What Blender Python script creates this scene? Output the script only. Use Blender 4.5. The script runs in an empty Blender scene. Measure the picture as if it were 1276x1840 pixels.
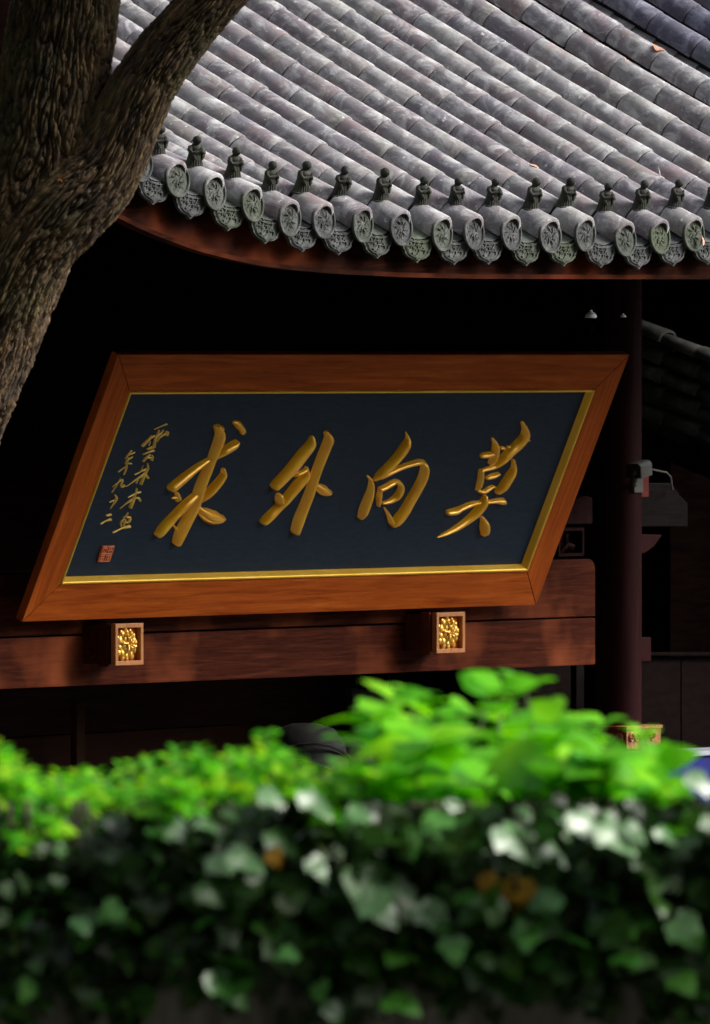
import bpy, bmesh, math, random
from math import sin, cos, pi, radians
from mathutils import Vector as V, Matrix, noise, Quaternion
random.seed(7)
S = bpy.context.scene
COL = S.collection

# ------------------------------------------------------------------ camera
PW, PH = 1276.0, 1840.0
FPX = 19000.0
PSI = radians(54.0)
TILT = radians(0.84)
CAM = V((0, 0, 5.0))
HILL_END = 285            # azimuth (degrees) where the added light-blocking hill drops to let light in
FWD = V((sin(PSI) * cos(TILT), cos(PSI) * cos(TILT), -sin(TILT)))
RGT = V((cos(PSI), -sin(PSI), 0))
UPV = RGT.cross(FWD)
HF = V((sin(PSI), cos(PSI), 0))
cam = bpy.data.cameras.new('camera')
cam.sensor_fit = 'VERTICAL'
cam.sensor_height = 36.0
cam.lens = FPX / PH * 36.0
cam.clip_start = 0.5
cam.clip_end = 2000
cam.dof.use_dof = True
cam.dof.focus_distance = 37.5
cam.dof.aperture_fstop = 11.5
co = bpy.data.objects.new('camera', cam)
co.matrix_world = Matrix.Translation(CAM) @ Matrix((RGT, UPV, -FWD)).transposed().to_4x4()
COL.objects.link(co)
S.camera = co

# ------------------------------------------------------------------ light
SUN_EL = radians(35)
SUN_DIR_H = V((0.62, -0.78, 0)).normalized()          # horizontal direction towards the sun
SUN = (SUN_DIR_H * cos(SUN_EL) + V((0, 0, sin(SUN_EL)))).normalized()
w = bpy.data.worlds.new('World')
S.world = w
w.use_nodes = True
nt = w.node_tree
nt.nodes.clear()
sky = nt.nodes.new('ShaderNodeTexSky')
sky.sky_type = 'NISHITA'
sky.sun_disc = False
sky.sun_elevation = SUN_EL
sky.sun_rotation = math.atan2(SUN_DIR_H.x, SUN_DIR_H.y)
sky.air_density = 1.0
sky.dust_density = 4.0
sky.ozone_density = 1.0
bg = nt.nodes.new('ShaderNodeBackground')
bg.inputs['Strength'].default_value = 0.09
wo = nt.nodes.new('ShaderNodeOutputWorld')
hs = nt.nodes.new('ShaderNodeHueSaturation')     # overcast: the cloud cover takes most of the blue out
hs.inputs['Saturation'].default_value = 0.35
nt.links.new(sky.outputs[0], hs.inputs['Color'])
nt.links.new(hs.outputs[0], bg.inputs[0])
nt.links.new(bg.outputs[0], wo.inputs[0])
sl = bpy.data.lights.new('sun', 'SUN')
sl.energy = 1.5
sl.angle = radians(24)
sl.color = (1.0, 0.95, 0.88)
so = bpy.data.objects.new('sun', sl)
so.rotation_euler = SUN.to_track_quat('Z', 'Y').to_euler()
so.location = (10, 10, 60)
COL.objects.link(so)
S.view_settings.view_transform = 'Standard'
S.view_settings.look = 'None'
S.view_settings.exposure = 1.62
S.view_settings.gamma = 1.0
S.view_settings.use_curve_mapping = False


# ------------------------------------------------------------------ projection helpers (photo pixel -> place)
def ray(px, py):
    return FWD + RGT * ((px - PW / 2) / FPX) - UPV * ((py - PH / 2) / FPX)


def at_depth(px, py, d):
    return CAM + ray(px, py) * d


def at_Y(px, py, Y):
    r = ray(px, py)
    return CAM + r * ((Y - CAM.y) / r.y)


def at_plane(px, py, P, n):
    r = ray(px, py)
    return CAM + r * ((P - CAM).dot(n) / r.dot(n))


def to_px(P):
    q = P - CAM
    d = q.dot(FWD)
    return PW / 2 + FPX * q.dot(RGT) / d, PH / 2 - FPX * q.dot(UPV) / d


# ------------------------------------------------------------------ object helpers
def mesh_of(name, verts, faces, mat=None, smooth=False):
    me = bpy.data.meshes.new(name)
    me.from_pydata([tuple(v) for v in verts], [], faces)
    me.update()
    if smooth:
        me.polygons.foreach_set('use_smooth', [True] * len(me.polygons))
    if mat:
        me.materials.append(mat)
    return me


def link(name, data, parent=None, loc=None, rot=None, mw=None):
    o = bpy.data.objects.new(name, data)
    COL.objects.link(o)
    if parent:
        o.parent = parent
    if loc is not None:
        o.location = loc
    if rot is not None:
        o.rotation_euler = rot
    if mw is not None:
        o.matrix_local = mw
    return o


def tag(o, label=None, cat=None, group=None, kind=None):
    if label: o['label'] = label
    if cat: o['category'] = cat
    if group: o['group'] = group
    if kind: o['kind'] = kind
    return o


class MB:
    def __init__(s):
        s.v = []; s.f = []

    def add(s, vs, fs):
        b = len(s.v)
        s.v += [V(x) for x in vs]
        s.f += [tuple(b + i for i in f) for f in fs]

    def box(s, x0, x1, y0, y1, z0, z1, M=None):
        vs = [V((x, y, z)) for x in (x0, x1) for y in (y0, y1) for z in (z0, z1)]
        if M: vs = [M @ v for v in vs]
        s.add(vs, [(0, 1, 3, 2), (4, 6, 7, 5), (0, 4, 5, 1), (2, 3, 7, 6), (0, 2, 6, 4), (1, 5, 7, 3)])

    def prism(s, pts, d):
        """closed polygon pts extruded by vector d"""
        n = len(pts)
        s.add(list(pts) + [p + d for p in pts],
              [tuple(range(n))[::-1], tuple(range(n, 2 * n))] + [(i, (i + 1) % n, n + (i + 1) % n, n + i) for i in range(n)])

    def tube(s, pts, rad, seg=8, cap=True):
        rings = []
        n = len(pts)
        prev = None
        b = len(s.v)
        for i, p in enumerate(pts):
            t = (pts[min(i + 1, n - 1)] - pts[max(i - 1, 0)]).normalized()
            if prev is None:
                a = t.orthogonal().normalized()
            else:
                a = (prev - t * prev.dot(t)).normalized()
            prev = a
            c = t.cross(a)
            r = rad[i] if hasattr(rad, '__len__') else rad
            for j in range(seg):
                an = 2 * pi * j / seg
                s.v.append(p + (a * cos(an) + c * sin(an)) * r)
        for i in range(n - 1):
            for j in range(seg):
                k = (j + 1) % seg
                s.f.append((b + i * seg + j, b + i * seg + k, b + (i + 1) * seg + k, b + (i + 1) * seg + j))
        if cap:
            s.f.append(tuple(b + j for j in range(seg))[::-1])
            s.f.append(tuple(b + (n - 1) * seg + j for j in range(seg)))

    def lathe(s, prof, seg=16, sx=1, sy=1, M=None, cap=True):
        b = len(s.v)
        for r, z in prof:
            for j in range(seg):
                v = V((r * cos(2 * pi * j / seg) * sx, r * sin(2 * pi * j / seg) * sy, z))
                s.v.append(M @ v if M else v)
        n = len(prof)
        for i in range(n - 1):
            for j in range(seg):
                k = (j + 1) % seg
                s.f.append((b + i * seg + j, b + i * seg + k, b + (i + 1) * seg + k, b + (i + 1) * seg + j))
        if cap:
            s.f.append(tuple(b + j for j in range(seg))[::-1])
            s.f.append(tuple(b + (n - 1) * seg + j for j in range(seg)))

    def ball(s, c, r, seg=10, rings=6, sc=(1, 1, 1)):
        b = len(s.v)
        c = V(c)
        for i in range(1, rings):
            th = pi * i / rings
            for j in range(seg):
                ph = 2 * pi * j / seg
                s.v.append(c + V((sin(th) * cos(ph) * sc[0], sin(th) * sin(ph) * sc[1], cos(th) * sc[2])) * r)
        s.v.append(c + V((0, 0, r * sc[2]))); s.v.append(c - V((0, 0, r * sc[2])))
        t, bo = len(s.v) - 2, len(s.v) - 1
        for i in range(rings - 2):
            for j in range(seg):
                k = (j + 1) % seg
                s.f.append((b + i * seg + j, b + (i + 1) * seg + j, b + (i + 1) * seg + k, b + i * seg + k))
        for j in range(seg):
            k = (j + 1) % seg
            s.f.append((t, b + j, b + k))
            s.f.append((bo, b + (rings - 2) * seg + k, b + (rings - 2) * seg + j))

    def mesh(s, name, mat=None, smooth=False, bevel=0, auto=None):
        me = mesh_of(name, s.v, s.f, mat, smooth)
        bm = bmesh.new(); bm.from_mesh(me)
        bmesh.ops.recalc_face_normals(bm, faces=bm.faces)
        if bevel:
            bmesh.ops.bevel(bm, geom=[e for e in bm.edges if len(e.link_faces) == 2 and e.calc_face_angle(0) > 0.5],
                            offset=bevel, segments=2, affect='EDGES', profile=0.7)
        if auto:
            for f in bm.faces: f.smooth = True
            for e in bm.edges:
                if len(e.link_faces) == 2 and e.calc_face_angle(0) > auto: e.smooth = False
        bm.to_mesh(me); bm.free()
        return me

    def build(s, name, mat, parent=None, loc=None, smooth=False, bevel=0, auto=None):
        """mesh in world coords; if loc given the origin is moved there"""
        me = s.mesh(name, mat, smooth, bevel, auto)
        if loc is not None:
            me.transform(Matrix.Translation(-V(loc)))
        o = link(name, me, parent)
        L = V(loc) if loc is not None else V((0, 0, 0))
        if parent:
            L = L - parent_world(parent)
        o.location = L
        return o


def parent_world(p):
    L = V((0, 0, 0))
    while p:
        L = L + p.location
        p = p.parent
    return L


def empty(name, loc):
    o = bpy.data.objects.new(name, None)
    o.empty_display_size = 0.2
    COL.objects.link(o)
    o.location = loc
    return o


# ------------------------------------------------------------------ materials
class NT:
    def __init__(s, name):
        s.m = bpy.data.materials.new(name)
        s.m.use_nodes = True
        s.t = s.m.node_tree
        s.t.nodes.clear()
        s.out = s.n('ShaderNodeOutputMaterial')
        s.b = s.n('ShaderNodeBsdfPrincipled')
        s.L(s.b.outputs[0], s.out.inputs[0])
        s.tc = s.n('ShaderNodeTexCoord')

    def n(s, t, **k):
        x = s.t.nodes.new(t)
        for a, b in k.items(): setattr(x, a, b)
        return x

    def L(s, a, b):
        s.t.links.new(a, b)

    def mapping(s, scale=(1, 1, 1), src='Object', rand=True):
        mp = s.n('ShaderNodeMapping')
        mp.inputs['Scale'].default_value = scale
        s.L(s.tc.outputs[src], mp.inputs[0])
        if rand:
            oi = s.n('ShaderNodeObjectInfo')
            mu = s.n('ShaderNodeMath', operation='MULTIPLY'); mu.inputs[1].default_value = 37.0
            s.L(oi.outputs['Random'], mu.inputs[0])
            s.L(mu.outputs[0], mp.inputs['Location'])
        return mp.outputs[0]

    def noise(s, vec, scale=5, detail=4, rough=.55, dist=0.0):
        x = s.n('ShaderNodeTexNoise')
        x.inputs['Scale'].default_value = scale
        x.inputs['Detail'].default_value = detail
        x.inputs['Roughness'].default_value = rough
        x.inputs['Distortion'].default_value = dist
        s.L(vec, x.inputs['Vector'])
        return x.outputs[0]

    def ramp(s, fac, stops, interp='LINEAR'):
        x = s.n('ShaderNodeValToRGB')
        x.color_ramp.interpolation = interp
        e = x.color_ramp.elements
        while len(e) < len(stops): e.new(0.5)
        for el, (p, c) in zip(e, stops):
            el.position = p
            el.color = (c[0], c[1], c[2], 1) if hasattr(c, '__len__') else (c, c, c, 1)
        s.L(fac, x.inputs[0])
        return x.outputs[0]

    def mix(s, fac, a, b, mode='MIX'):
        x = s.n('ShaderNodeMix', data_type='RGBA', blend_type=mode)
        for i, v in ((0, fac), (6, a), (7, b)):
            if hasattr(v, 'links') or isinstance(v, bpy.types.NodeSocket):
                s.L(v, x.inputs[i])
            else:
                x.inputs[i].default_value = v if i == 0 else (v[0], v[1], v[2], 1)
        return x.outputs[2]

    def bump(s, h, strength=.5, dist=.01, prev=None):
        x = s.n('ShaderNodeBump')
        x.inputs['Strength'].default_value = strength
        x.inputs['Distance'].default_value = dist
        s.L(h, x.inputs['Height'])
        if prev: s.L(prev, x.inputs['Normal'])
        s.L(x.outputs[0], s.b.inputs['Normal'])
        return x.outputs[0]

    def set(s, **k):
        for a, v in k.items():
            i = s.b.inputs[a.replace('_', ' ')]
            if isinstance(v, bpy.types.NodeSocket): s.L(v, i)
            else: i.default_value = (v[0], v[1], v[2], 1) if hasattr(v, '__len__') else v
        return s


def rgb(r, g, b):
    f = lambda c: ((c / 255 + .055) / 1.055) ** 2.4 if c > 10 else c / 255 / 12.92
    return (f(r), f(g), f(b))


def wood_mat(name, c0, c1, c2, grain=(2, 30, 30), rough=.5, bump=.3, patch=None, coat=0.0, spec=.03):
    k = NT(name)
    v = k.mapping(grain)
    g = k.noise(v, 2.2, 6, .65, .6)
    col = k.ramp(g, [(.3, c0), (.52, c1), (.72, c2)])
    big = k.noise(k.mapping((1, 1, 1)), 2.3, 3)
    if patch:
        col = k.mix(k.ramp(big, [(.48, 0), (.68, 1)]), col, patch)
    k.set(Base_Color=col, Roughness=k.ramp(k.noise(k.mapping((3, 9, 9)), 6, 3), [(.3, rough - .12), (.7, rough + .12)]), Coat_Weight=coat, Coat_Roughness=.35, Specular_IOR_Level=spec)
    k.bump(g, bump, .004)
    return k.m


def tile_mat(name, base=0.0, green=0.25, dark=False):
    """weathered grey clay with lichen, white lime spots and dark streaks"""
    k = NT(name)
    oi = k.n('ShaderNodeObjectInfo')
    tint = k.ramp(oi.outputs['Random'], [(0, (.155, .135, .155)), (.2, (.20, .188, .20)), (.4, (.235, .23, .237)), (.55, (.155, .145, .175)), (.75, (.20, .18, .19)), (.9, (.26, .255, .26)), (1, (.16, .135, .15))])
    v = k.mapping((1, 1, 1))
    n1 = k.noise(v, 11, 8, .68, .8)
    n2 = k.noise(k.mapping((11, 3, 11)), 3, 8, .7, .5)
    col = k.mix(k.ramp(n1, [(.47, 0), (.60, .85)]), tint, (.41, .41, .42))
    col = k.mix(k.ramp(n2, [(.36, .55), (.52, 0)]), col, (.080, .072, .09))
    n4 = k.noise(v, 5.3, 6, .65)
    col = k.mix(k.ramp(n4, [(.52, 0), (.68, green)]), col, (.15, .165, .085))
    n3 = k.noise(v, 34, 3, .5)
    col = k.mix(k.ramp(n3, [(.69, 0), (.73, .8)]), col, (.60, .60, .62))
    n7 = k.noise(v, 90, 2, .5)
    col = k.mix(k.ramp(n7, [(.73, 0), (.76, .8)]), col, (.62, .62, .63))
    n5 = k.noise(v, 75, 5, .7)
    col = k.mix(k.ramp(n5, [(.56, 0), (.72, .55)]), col, (.05, .045, .05))
    n6 = k.noise(v, 6, 5, .65)
    col = k.mix(k.ramp(n6, [(.55, 0), (.70, .5)]), col, (.22, .13, .135))
    if dark: col = k.mix(1.0, col, (.50, .52, .66), 'MULTIPLY')
    k.set(Base_Color=col, Roughness=.8, Specular_IOR_Level=.3)
    b1 = k.bump(n3, .25, .004)
    k.bump(n5, .25, .003, b1)
    return k.m


M_TILE = tile_mat('weathered_tile')
M_TILE2 = tile_mat('blue_grey_tile', dark=True)
M_DISC = tile_mat('eave_disc_clay', green=.8)
# darker, greener clay for caps and figurines
k = NT('figurine_clay')
v = k.mapping()
n1 = k.noise(v, 30, 5, .6)
c = k.ramp(n1, [(.3, (.018, .019, .017)), (.55, (.036, .037, .033)), (.75, (.085, .085, .08))])
c = k.mix(k.ramp(k.noise(v, 12, 3), [(.5, 0), (.68, .6)]), c, (.045, .055, .025))
k.set(Base_Color=c, Roughness=.9, Specular_IOR_Level=.2); k.bump(n1, .4, .003)
M_FIG = k.m
k = NT('cap_clay')
v = k.mapping()
n1 = k.noise(v, 28, 5, .6)
oi = k.n('ShaderNodeObjectInfo')
c = k.ramp(n1, [(.3, (.030, .032, .034)), (.5, (.060, .063, .066)), (.72, (.135, .138, .142))])
c = k.mix(k.ramp(oi.outputs['Random'], [(0, 0), (.45, .1), (1, .8)]), c, k.mix(.5, c, (.07, .10, .03)))
k.set(Base_Color=c, Roughness=.85, Specular_IOR_Level=.15); k.bump(n1, .4, .003)
M_CAP = k.m
M_DARKCLAY = NT('shaded_clay').set(Base_Color=(.014, .014, .015), Roughness=1.0, Specular_IOR_Level=0.0).m

M_RED = wood_mat('plaque_frame_wood', (.22, .040, .005), (.37, .076, .009), (.50, .120, .016), (1.2, 22, 22), .5, .15, None, .08)
M_BEAM = wood_mat('old_beam_wood', (.022, .0045, .0025), (.052, .011, .005), (.10, .024, .010), (1.5, 26, 26), .55, .5, (.20, .050, .018), 0, spec=.03)
M_COLW = wood_mat('column_lacquer', (.011, .0028, .003), (.016, .0038, .0044), (.022, .005, .006), (14, 14, 1.2), .6, .15, None, 0, spec=.03)
M_FASC = wood_mat('fascia_wood', (.006, .002, .001), (.014, .0034, .0015), (.036, .008, .003), (1.3, 20, 20), .8, .4, (.085, .018, .006), spec=.03)
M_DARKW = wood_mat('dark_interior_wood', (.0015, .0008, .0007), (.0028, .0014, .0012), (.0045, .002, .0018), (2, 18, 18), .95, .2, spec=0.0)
k = NT('gilded_gold'); v = k.mapping()
n1 = k.noise(v, 14, 4)
k.set(Base_Color=k.ramp(n1, [(.3, (.92, .42, .006)), (.55, (1.0, .50, .010)), (.75, (1.0, .58, .02))]), Metallic=.4, Roughness=.28, Coat_Weight=1.0, Coat_Roughness=.16)
M_GOLD = k.m
k = NT('gold_bead'); v = k.mapping()
k.set(Base_Color=k.ramp(k.noise(v, 8, 3), [(.3, (.80, .46, .03)), (.7, (.92, .58, .07))]), Metallic=.45, Roughness=.32)
M_BEAD = k.m
k = NT('dull_gold_lettering'); v = k.mapping()
k.set(Base_Color=k.ramp(k.noise(v, 30, 3), [(.3, (.60, .36, .04)), (.7, (.80, .56, .12))]), Metallic=.2, Roughness=.45)
M_GOLD2 = k.m
k = NT('bright_gold_leaf'); v = k.mapping()
k.set(Base_Color=k.ramp(k.noise(v, 50, 3), [(.3, (.80, .42, .05)), (.7, (.95, .68, .18))]), Metallic=.7, Roughness=.36)
M_GOLD3 = k.m
k = NT('dark_blue_board'); v = k.mapping((4, 40, 1.4))
n1 = k.noise(v, 4, 5, .6)
n2 = k.noise(k.mapping((1, 1, 1)), 120, 3)
c = k.ramp(n1, [(.3, (.007, .017, .034)), (.7, (.011, .026, .048))])
k.set(Base_Color=c, Roughness=.6, Specular_IOR_Level=.2)
b_ = k.bump(n2, .25, .0015); k.bump(n1, .25, .003, b_)
M_BLUE = k.m
k = NT('bracket_wood'); v = k.mapping((20, 20, 2))
k.set(Base_Color=k.ramp(k.noise(v, 3, 4), [(.3, (.36, .13, .035)), (.7, (.50, .21, .07))]), Roughness=.45)
M_TAN = k.m
M_SEALR = NT('seal_red').set(Base_Color=(.40, .035, .015), Roughness=.6).m
M_SEALL = NT('seal_lines').set(Base_Color=(.62, .17, .06), Roughness=.55).m


# ------------------------------------------------------------------ plaque geometry (a place in the world; the rest is measured from it)
PHI = radians(24.4)
PWID, PHEI = 3.275, 1.074
P0 = at_depth(213, 637, 38.4)                 # top left corner of its front
PX = V((1, 0, 0)); PV = V((0, sin(PHI), -cos(PHI))); PN = V((0, -cos(PHI), -sin(PHI)))
YT = P0.y
YBOT = (P0 + PV * PHEI).y
Y_EAVE = YT - 1.4
Y_BEAM = YBOT + 0.11
Z_HALL = 1.3
Z_YARD = 0.8
Z_TERR = 3.4

# ------------------------------------------------------------------ ground
k = NT('ground_soil'); v = k.mapping(rand=False)
n1 = k.noise(v, 1.2, 6); n2 = k.noise(v, 25, 4)
k.set(Base_Color=k.mix(n2, k.ramp(n1, [(.3, (.05, .045, .035)), (.7, (.10, .09, .07))]), (.06, .055, .045)), Roughness=.95)
k.bump(n2, .5, .02)
prof = [(-300, 3.4), (-20, 3.4), (17.16, 3.4), (17.17, 4.16), (18.7, 4.16), (18.72, 0.8), (60, 0.8), (120, 0.8), (700, 0.8)]
side = [-600, -80, -20, -4, 0, 4, 20, 80, 600]
vs = []
for a in side:
    for d, z in prof:
        q = HF * d + RGT * a
        vs.append((q.x, q.y, z))
n = len(prof)
fs = [(i * n + j, (i + 1) * n + j, (i + 1) * n + j + 1, i * n + j + 1) for i in range(len(side) - 1) for j in range(n - 1)]
g = link('ground', mesh_of('ground', vs, fs, k.m))
tag(g, 'brown earth terrace and yard below the hall', kind='structure')


# unseen hill added to block low sky light behind and left of the viewpoint
HC = V((28, 21, 0))
k = NT('light_block_hill'); v = k.mapping(rand=False)
n1 = k.noise(v, .4, 8, .7)
k.set(Base_Color=k.ramp(n1, [(.35, (.010, .018, .006)), (.55, (.022, .038, .012)), (.7, (.04, .06, .02))]), Roughness=1.0, Specular_IOR_Level=.1)
k.bump(n1, 1, 1.5)
vs = []; fs = []
NA, NR = 96, 14
for ia in range(NA + 1):
    az = radians(40 + 320 * ia / NA)
    deg = math.degrees(az)
    env = max(.35, min(1, (deg - 85) / 40)) * max(.3, min(1, (HILL_END - deg) / 20)) if deg < HILL_END else max(.3, min(.8, (deg - 330) / 20))
    for ir in range(NR + 1):
        t = ir / NR
        rad = 52 + 60 * t
        q = HC + V((cos(az), sin(az), 0)) * rad
        hgt = 115 * env * (t ** .7) * (1 - .25 * t) + noise.noise(q * .06) * 7 * t + noise.noise(q * .25) * 2.5 * min(1, t * 3)
        vs.append((q.x, q.y, -1.5 + hgt + (0 if ir else -3)))
fs = [(i * (NR + 1) + j, (i + 1) * (NR + 1) + j, (i + 1) * (NR + 1) + j + 1, i * (NR + 1) + j + 1) for i in range(NA) for j in range(NR)]
o = link('light_block_hill', mesh_of('light_block_hill', vs, fs, k.m, True))
tag(o, 'unseen dark hillside added around the yard to block low sky light', kind='structure')


# ================================================================== HALL
hall = empty('temple_hall', (at_Y(600, 640, Y_BEAM + 1).x, Y_BEAM + 1, Z_HALL))
tag(hall, 'old temple hall with grey tiled roof, red beams and dark open front', 'temple')

# ---- eave line: measured tile-end positions
disc_px = [(-15, 196), (52, 214), (118, 236), (184, 262), (250, 290), (315, 318), (382, 341), (450, 362), (517, 388), (578, 392), (648, 399), (717, 405),
           (791, 415), (848, 413), (915, 414), (985, 419), (1048, 416), (1120, 425), (1182, 421), (1243, 416)]
extra = {}
x = 1243
for j in range(1, 12):
    x += 64.5
    ys = 416 - (0 if j < 2 else 0)
    disc_px.append((x, ys))
    extra[len(disc_px) - 1] = [0, 0, 0, 0, 12, 28, 47, 78, 96, 112, 128, 140][j]
rows = []
for i, (px, py) in enumerate(disc_px):
    p = at_Y(px, py, Y_EAVE)
    rows.append((p.x, p.z, extra.get(i, 0) * .002))
ZFLAT = at_Y(800, 412, Y_EAVE).z


def roof_pt(i, d, lift=0.0):
    X, Z, ex = rows[i]
    bump = Z - ZFLAT
    dec = max(0.0, 1 - d / 2.3) ** 2
    z = ZFLAT + .475 * d + .022 * d * d + bump * dec + ex * min(1, .3 + d / .8)
    return V((X, Y_EAVE + d, z + lift))


def roof_dir(i, d):
    a = roof_pt(i, d - .01); b = roof_pt(i, d + .01)
    return (b - a).normalized()


roof_v = []; roof_f = []
ND = 16
DMAX = 4.2


def d_limit(i):
    d = 0.0
    while d < DMAX:
        if to_px(roof_pt(i, d))[0] < 95: break
        d += .05
    return d


lims = [d_limit(i) for i in range(len(rows))]
act = [i for i in range(len(rows)) if lims[i] > .12]
for i in act:
    for j in range(ND + 1):
        p = roof_pt(i, .10 + (lims[i] - .10) * j / ND, -.055)
        roof_v.append(p); roof_v.append(p - V((0, 0, .05)))
m = (ND + 1) * 2
for a in range(len(act) - 1):
    for j in range(ND):
        b = a * m + 2 * j; c_ = (a + 1) * m + 2 * j
        roof_f += [(b, c_, c_ + 2, b + 2), (b + 1, b + 3, c_ + 3, c_ + 1)]
    b = a * m; c_ = (a + 1) * m
    roof_f.append((b, b + 1, c_ + 1, c_))
    b += 2 * ND; c_ += 2 * ND
    roof_f.append((b, c_, c_ + 1, b + 1))
# back slope down to the rear so that the hall is closed
hl = hall.location
rv = [v_ - hl for v_ in roof_v]
roof = link('roof', mesh_of('roof', rv, roof_f, M_DARKCLAY, True), hall)
rw = parent_world(roof)

TL = .228      # visible tile length
R = .058


def shell(r0, r1, length, seg=12, th=.012, a0=-.35):
    """half round barrel tile along +Y (up the slope), lower mouth at y=0, open arch with thickness"""
    mb = MB()
    pr = []
    rings = [(0, r1 - .002), (.004, r1 + .0015), (length * .5, (r0 + r1) / 2), (length - .004, r0), (length, r0 - .004)]
    N = seg + 1
    for y, r in rings:
        for s_ in range(N):
            an = a0 + (pi - 2 * a0) * s_ / seg
            pr.append(V((cos(an) * r, y, sin(an) * r)))
    for s_ in range(N):
        an = a0 + (pi - 2 * a0) * s_ / seg
        pr.append(V((cos(an) * (r1 - th), 0, sin(an) * (r1 - th))))
    for s_ in range(N):
        an = a0 + (pi - 2 * a0) * s_ / seg
        pr.append(V((cos(an) * (r1 - th), .03, sin(an) * (r1 - th))))
    f = []
    for q in range(len(rings) - 1):
        for s_ in range(seg):
            a = q * N + s_
            f.append((a, a + 1, a + N + 1, a + N))
    q = len(rings) * N
    for s_ in range(seg):
        f.append((s_, q + s_, q + s_ + 1, s_ + 1))
        f.append((q + s_, q + N + s_, q + N + s_ + 1, q + s_ + 1))
    mb.add(pr, f)
    return mb


tile_meshes = []
for q in range(4):
    tile_meshes.append(shell(R - .0015, R + .0007 * (q - 1), TL + .002, 14).mesh('cover_tile', M_TILE, auto=.9))
tile_dark = []
for m_ in tile_meshes:
    c_ = m_.copy(); c_.materials.clear(); c_.materials.append(M_TILE2); tile_dark.append(c_)
front_mesh = shell(R, R + .002, .125, 14).mesh('cover_tile', M_TILE, auto=.9)


def orient(dirv, roll=0.0, yaw=0.0):
    y = dirv.normalized()
    x_ = V((1, 0, 0))
    z = x_.cross(y).normalized()
    x_ = y.cross(z)
    M = Matrix((x_, y, z)).transposed().to_4x4()
    return M @ Matrix.Rotation(roll, 4, 'Y') @ Matrix.Rotation(yaw, 4, 'Z')


# ---- disc cap (round eave tile end with raised rim and flower relief), faces -Y
def disc_mesh():
    mb = MB()
    r = .0655
    M = Matrix.Rotation(radians(90), 4, 'X')      # local z -> -Y
    mb.lathe([(r - .008, -.012), (r - .001, -.008), (r, -.001), (r - .002, .002), (r - .009, .002), (r - .012, -.004), (.001, -.004)], 28, M=M)
    # relief: centre boss, ring of petals, outer beads
    for n_, rr, s_ in ((1, 0, .010), (6, .022, .0085), (10, .039, .006)):
        for j in range(n_):
            a = 2 * pi * j / n_ + rr * 20
            mb.ball((cos(a) * rr, .0035, sin(a) * rr), s_, 7, 4, (1, .22, 1))
    for j in range(8):
        a = 2 * pi * j / 8 + .2
        c1 = V((cos(a) * .014, -.0, sin(a) * .014)); c2 = V((cos(a + .5) * .034, -.0, sin(a + .5) * .034))
        mb.tube([c1, (c1 + c2) / 2 + V((0, -.001, 0)), c2], .0022, 4)
    return mb.mesh('eave_disc', M_CAP, auto=.7)


def drip_mesh():
    """drip tile: curved pan lip with a pointed, scalloped plate hanging below, faces -Y"""
    mb = MB()
    W2 = .090
    pts = [(-W2, .012), (-.072, .000), (-.045, -.009), (0, -.013), (.045, -.009), (.072, .000), (W2, .012),
           (.093, -.014), (.095, -.034), (.086, -.050), (.080, -.053), (.076, -.066), (.058, -.078), (.040, -.084), (.020, -.088), (0, -.102),
           (-.020, -.088), (-.040, -.084), (-.058, -.078), (-.076, -.066), (-.080, -.053), (-.086, -.050), (-.095, -.034), (-.093, -.014)]
    P = [V((a * .95, 0, b * .9)) for a, b in pts]
    mb.prism(P, V((0, .014, 0)))
    inner = [V((p.x * .80, -.004, (p.z + .03) * .78 - .033)) for p in P]
    # raised rim line
    mb.tube(inner[6:] + [inner[0]], .0028, 4)
    mb.tube(inner[0:7], .0026, 4)
    rnd = random.Random(3)
    for j in range(16):
        x_ = rnd.uniform(-.052, .052); z_ = rnd.uniform(-.07, -.018)
        if abs(x_) > .06 - abs(z_ + .03) * .6: continue
        a = rnd.uniform(0, pi)
        d_ = V((cos(a), 0, sin(a))) * .011
        c1 = V((x_, -.002, z_))
        mb.tube([c1 - d_, c1 + V((d_.z * .5, -.002, -d_.x * .5)), c1 + d_], .0026, 4)
    # pan going back up the slope
    N = 8
    top = []
    for y_, z_ in ((-.001, 0), (.06, .028), (.16, .078)):
        for j in range(N + 1):
            u = -1 + 2 * j / N
            top.append(V((u * W2 * .93, y_, z_ + .012 * (u * u) * 2 - .012 + .004)))
    b = len(top)
    mb.add(top, [(q * (N + 1) + j, q * (N + 1) + j + 1, (q + 1) * (N + 1) + j + 1, (q + 1) * (N + 1) + j) for q in range(2) for j in range(N)])
    return mb.mesh('drip_tile', M_CAP, auto=.7)


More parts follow.
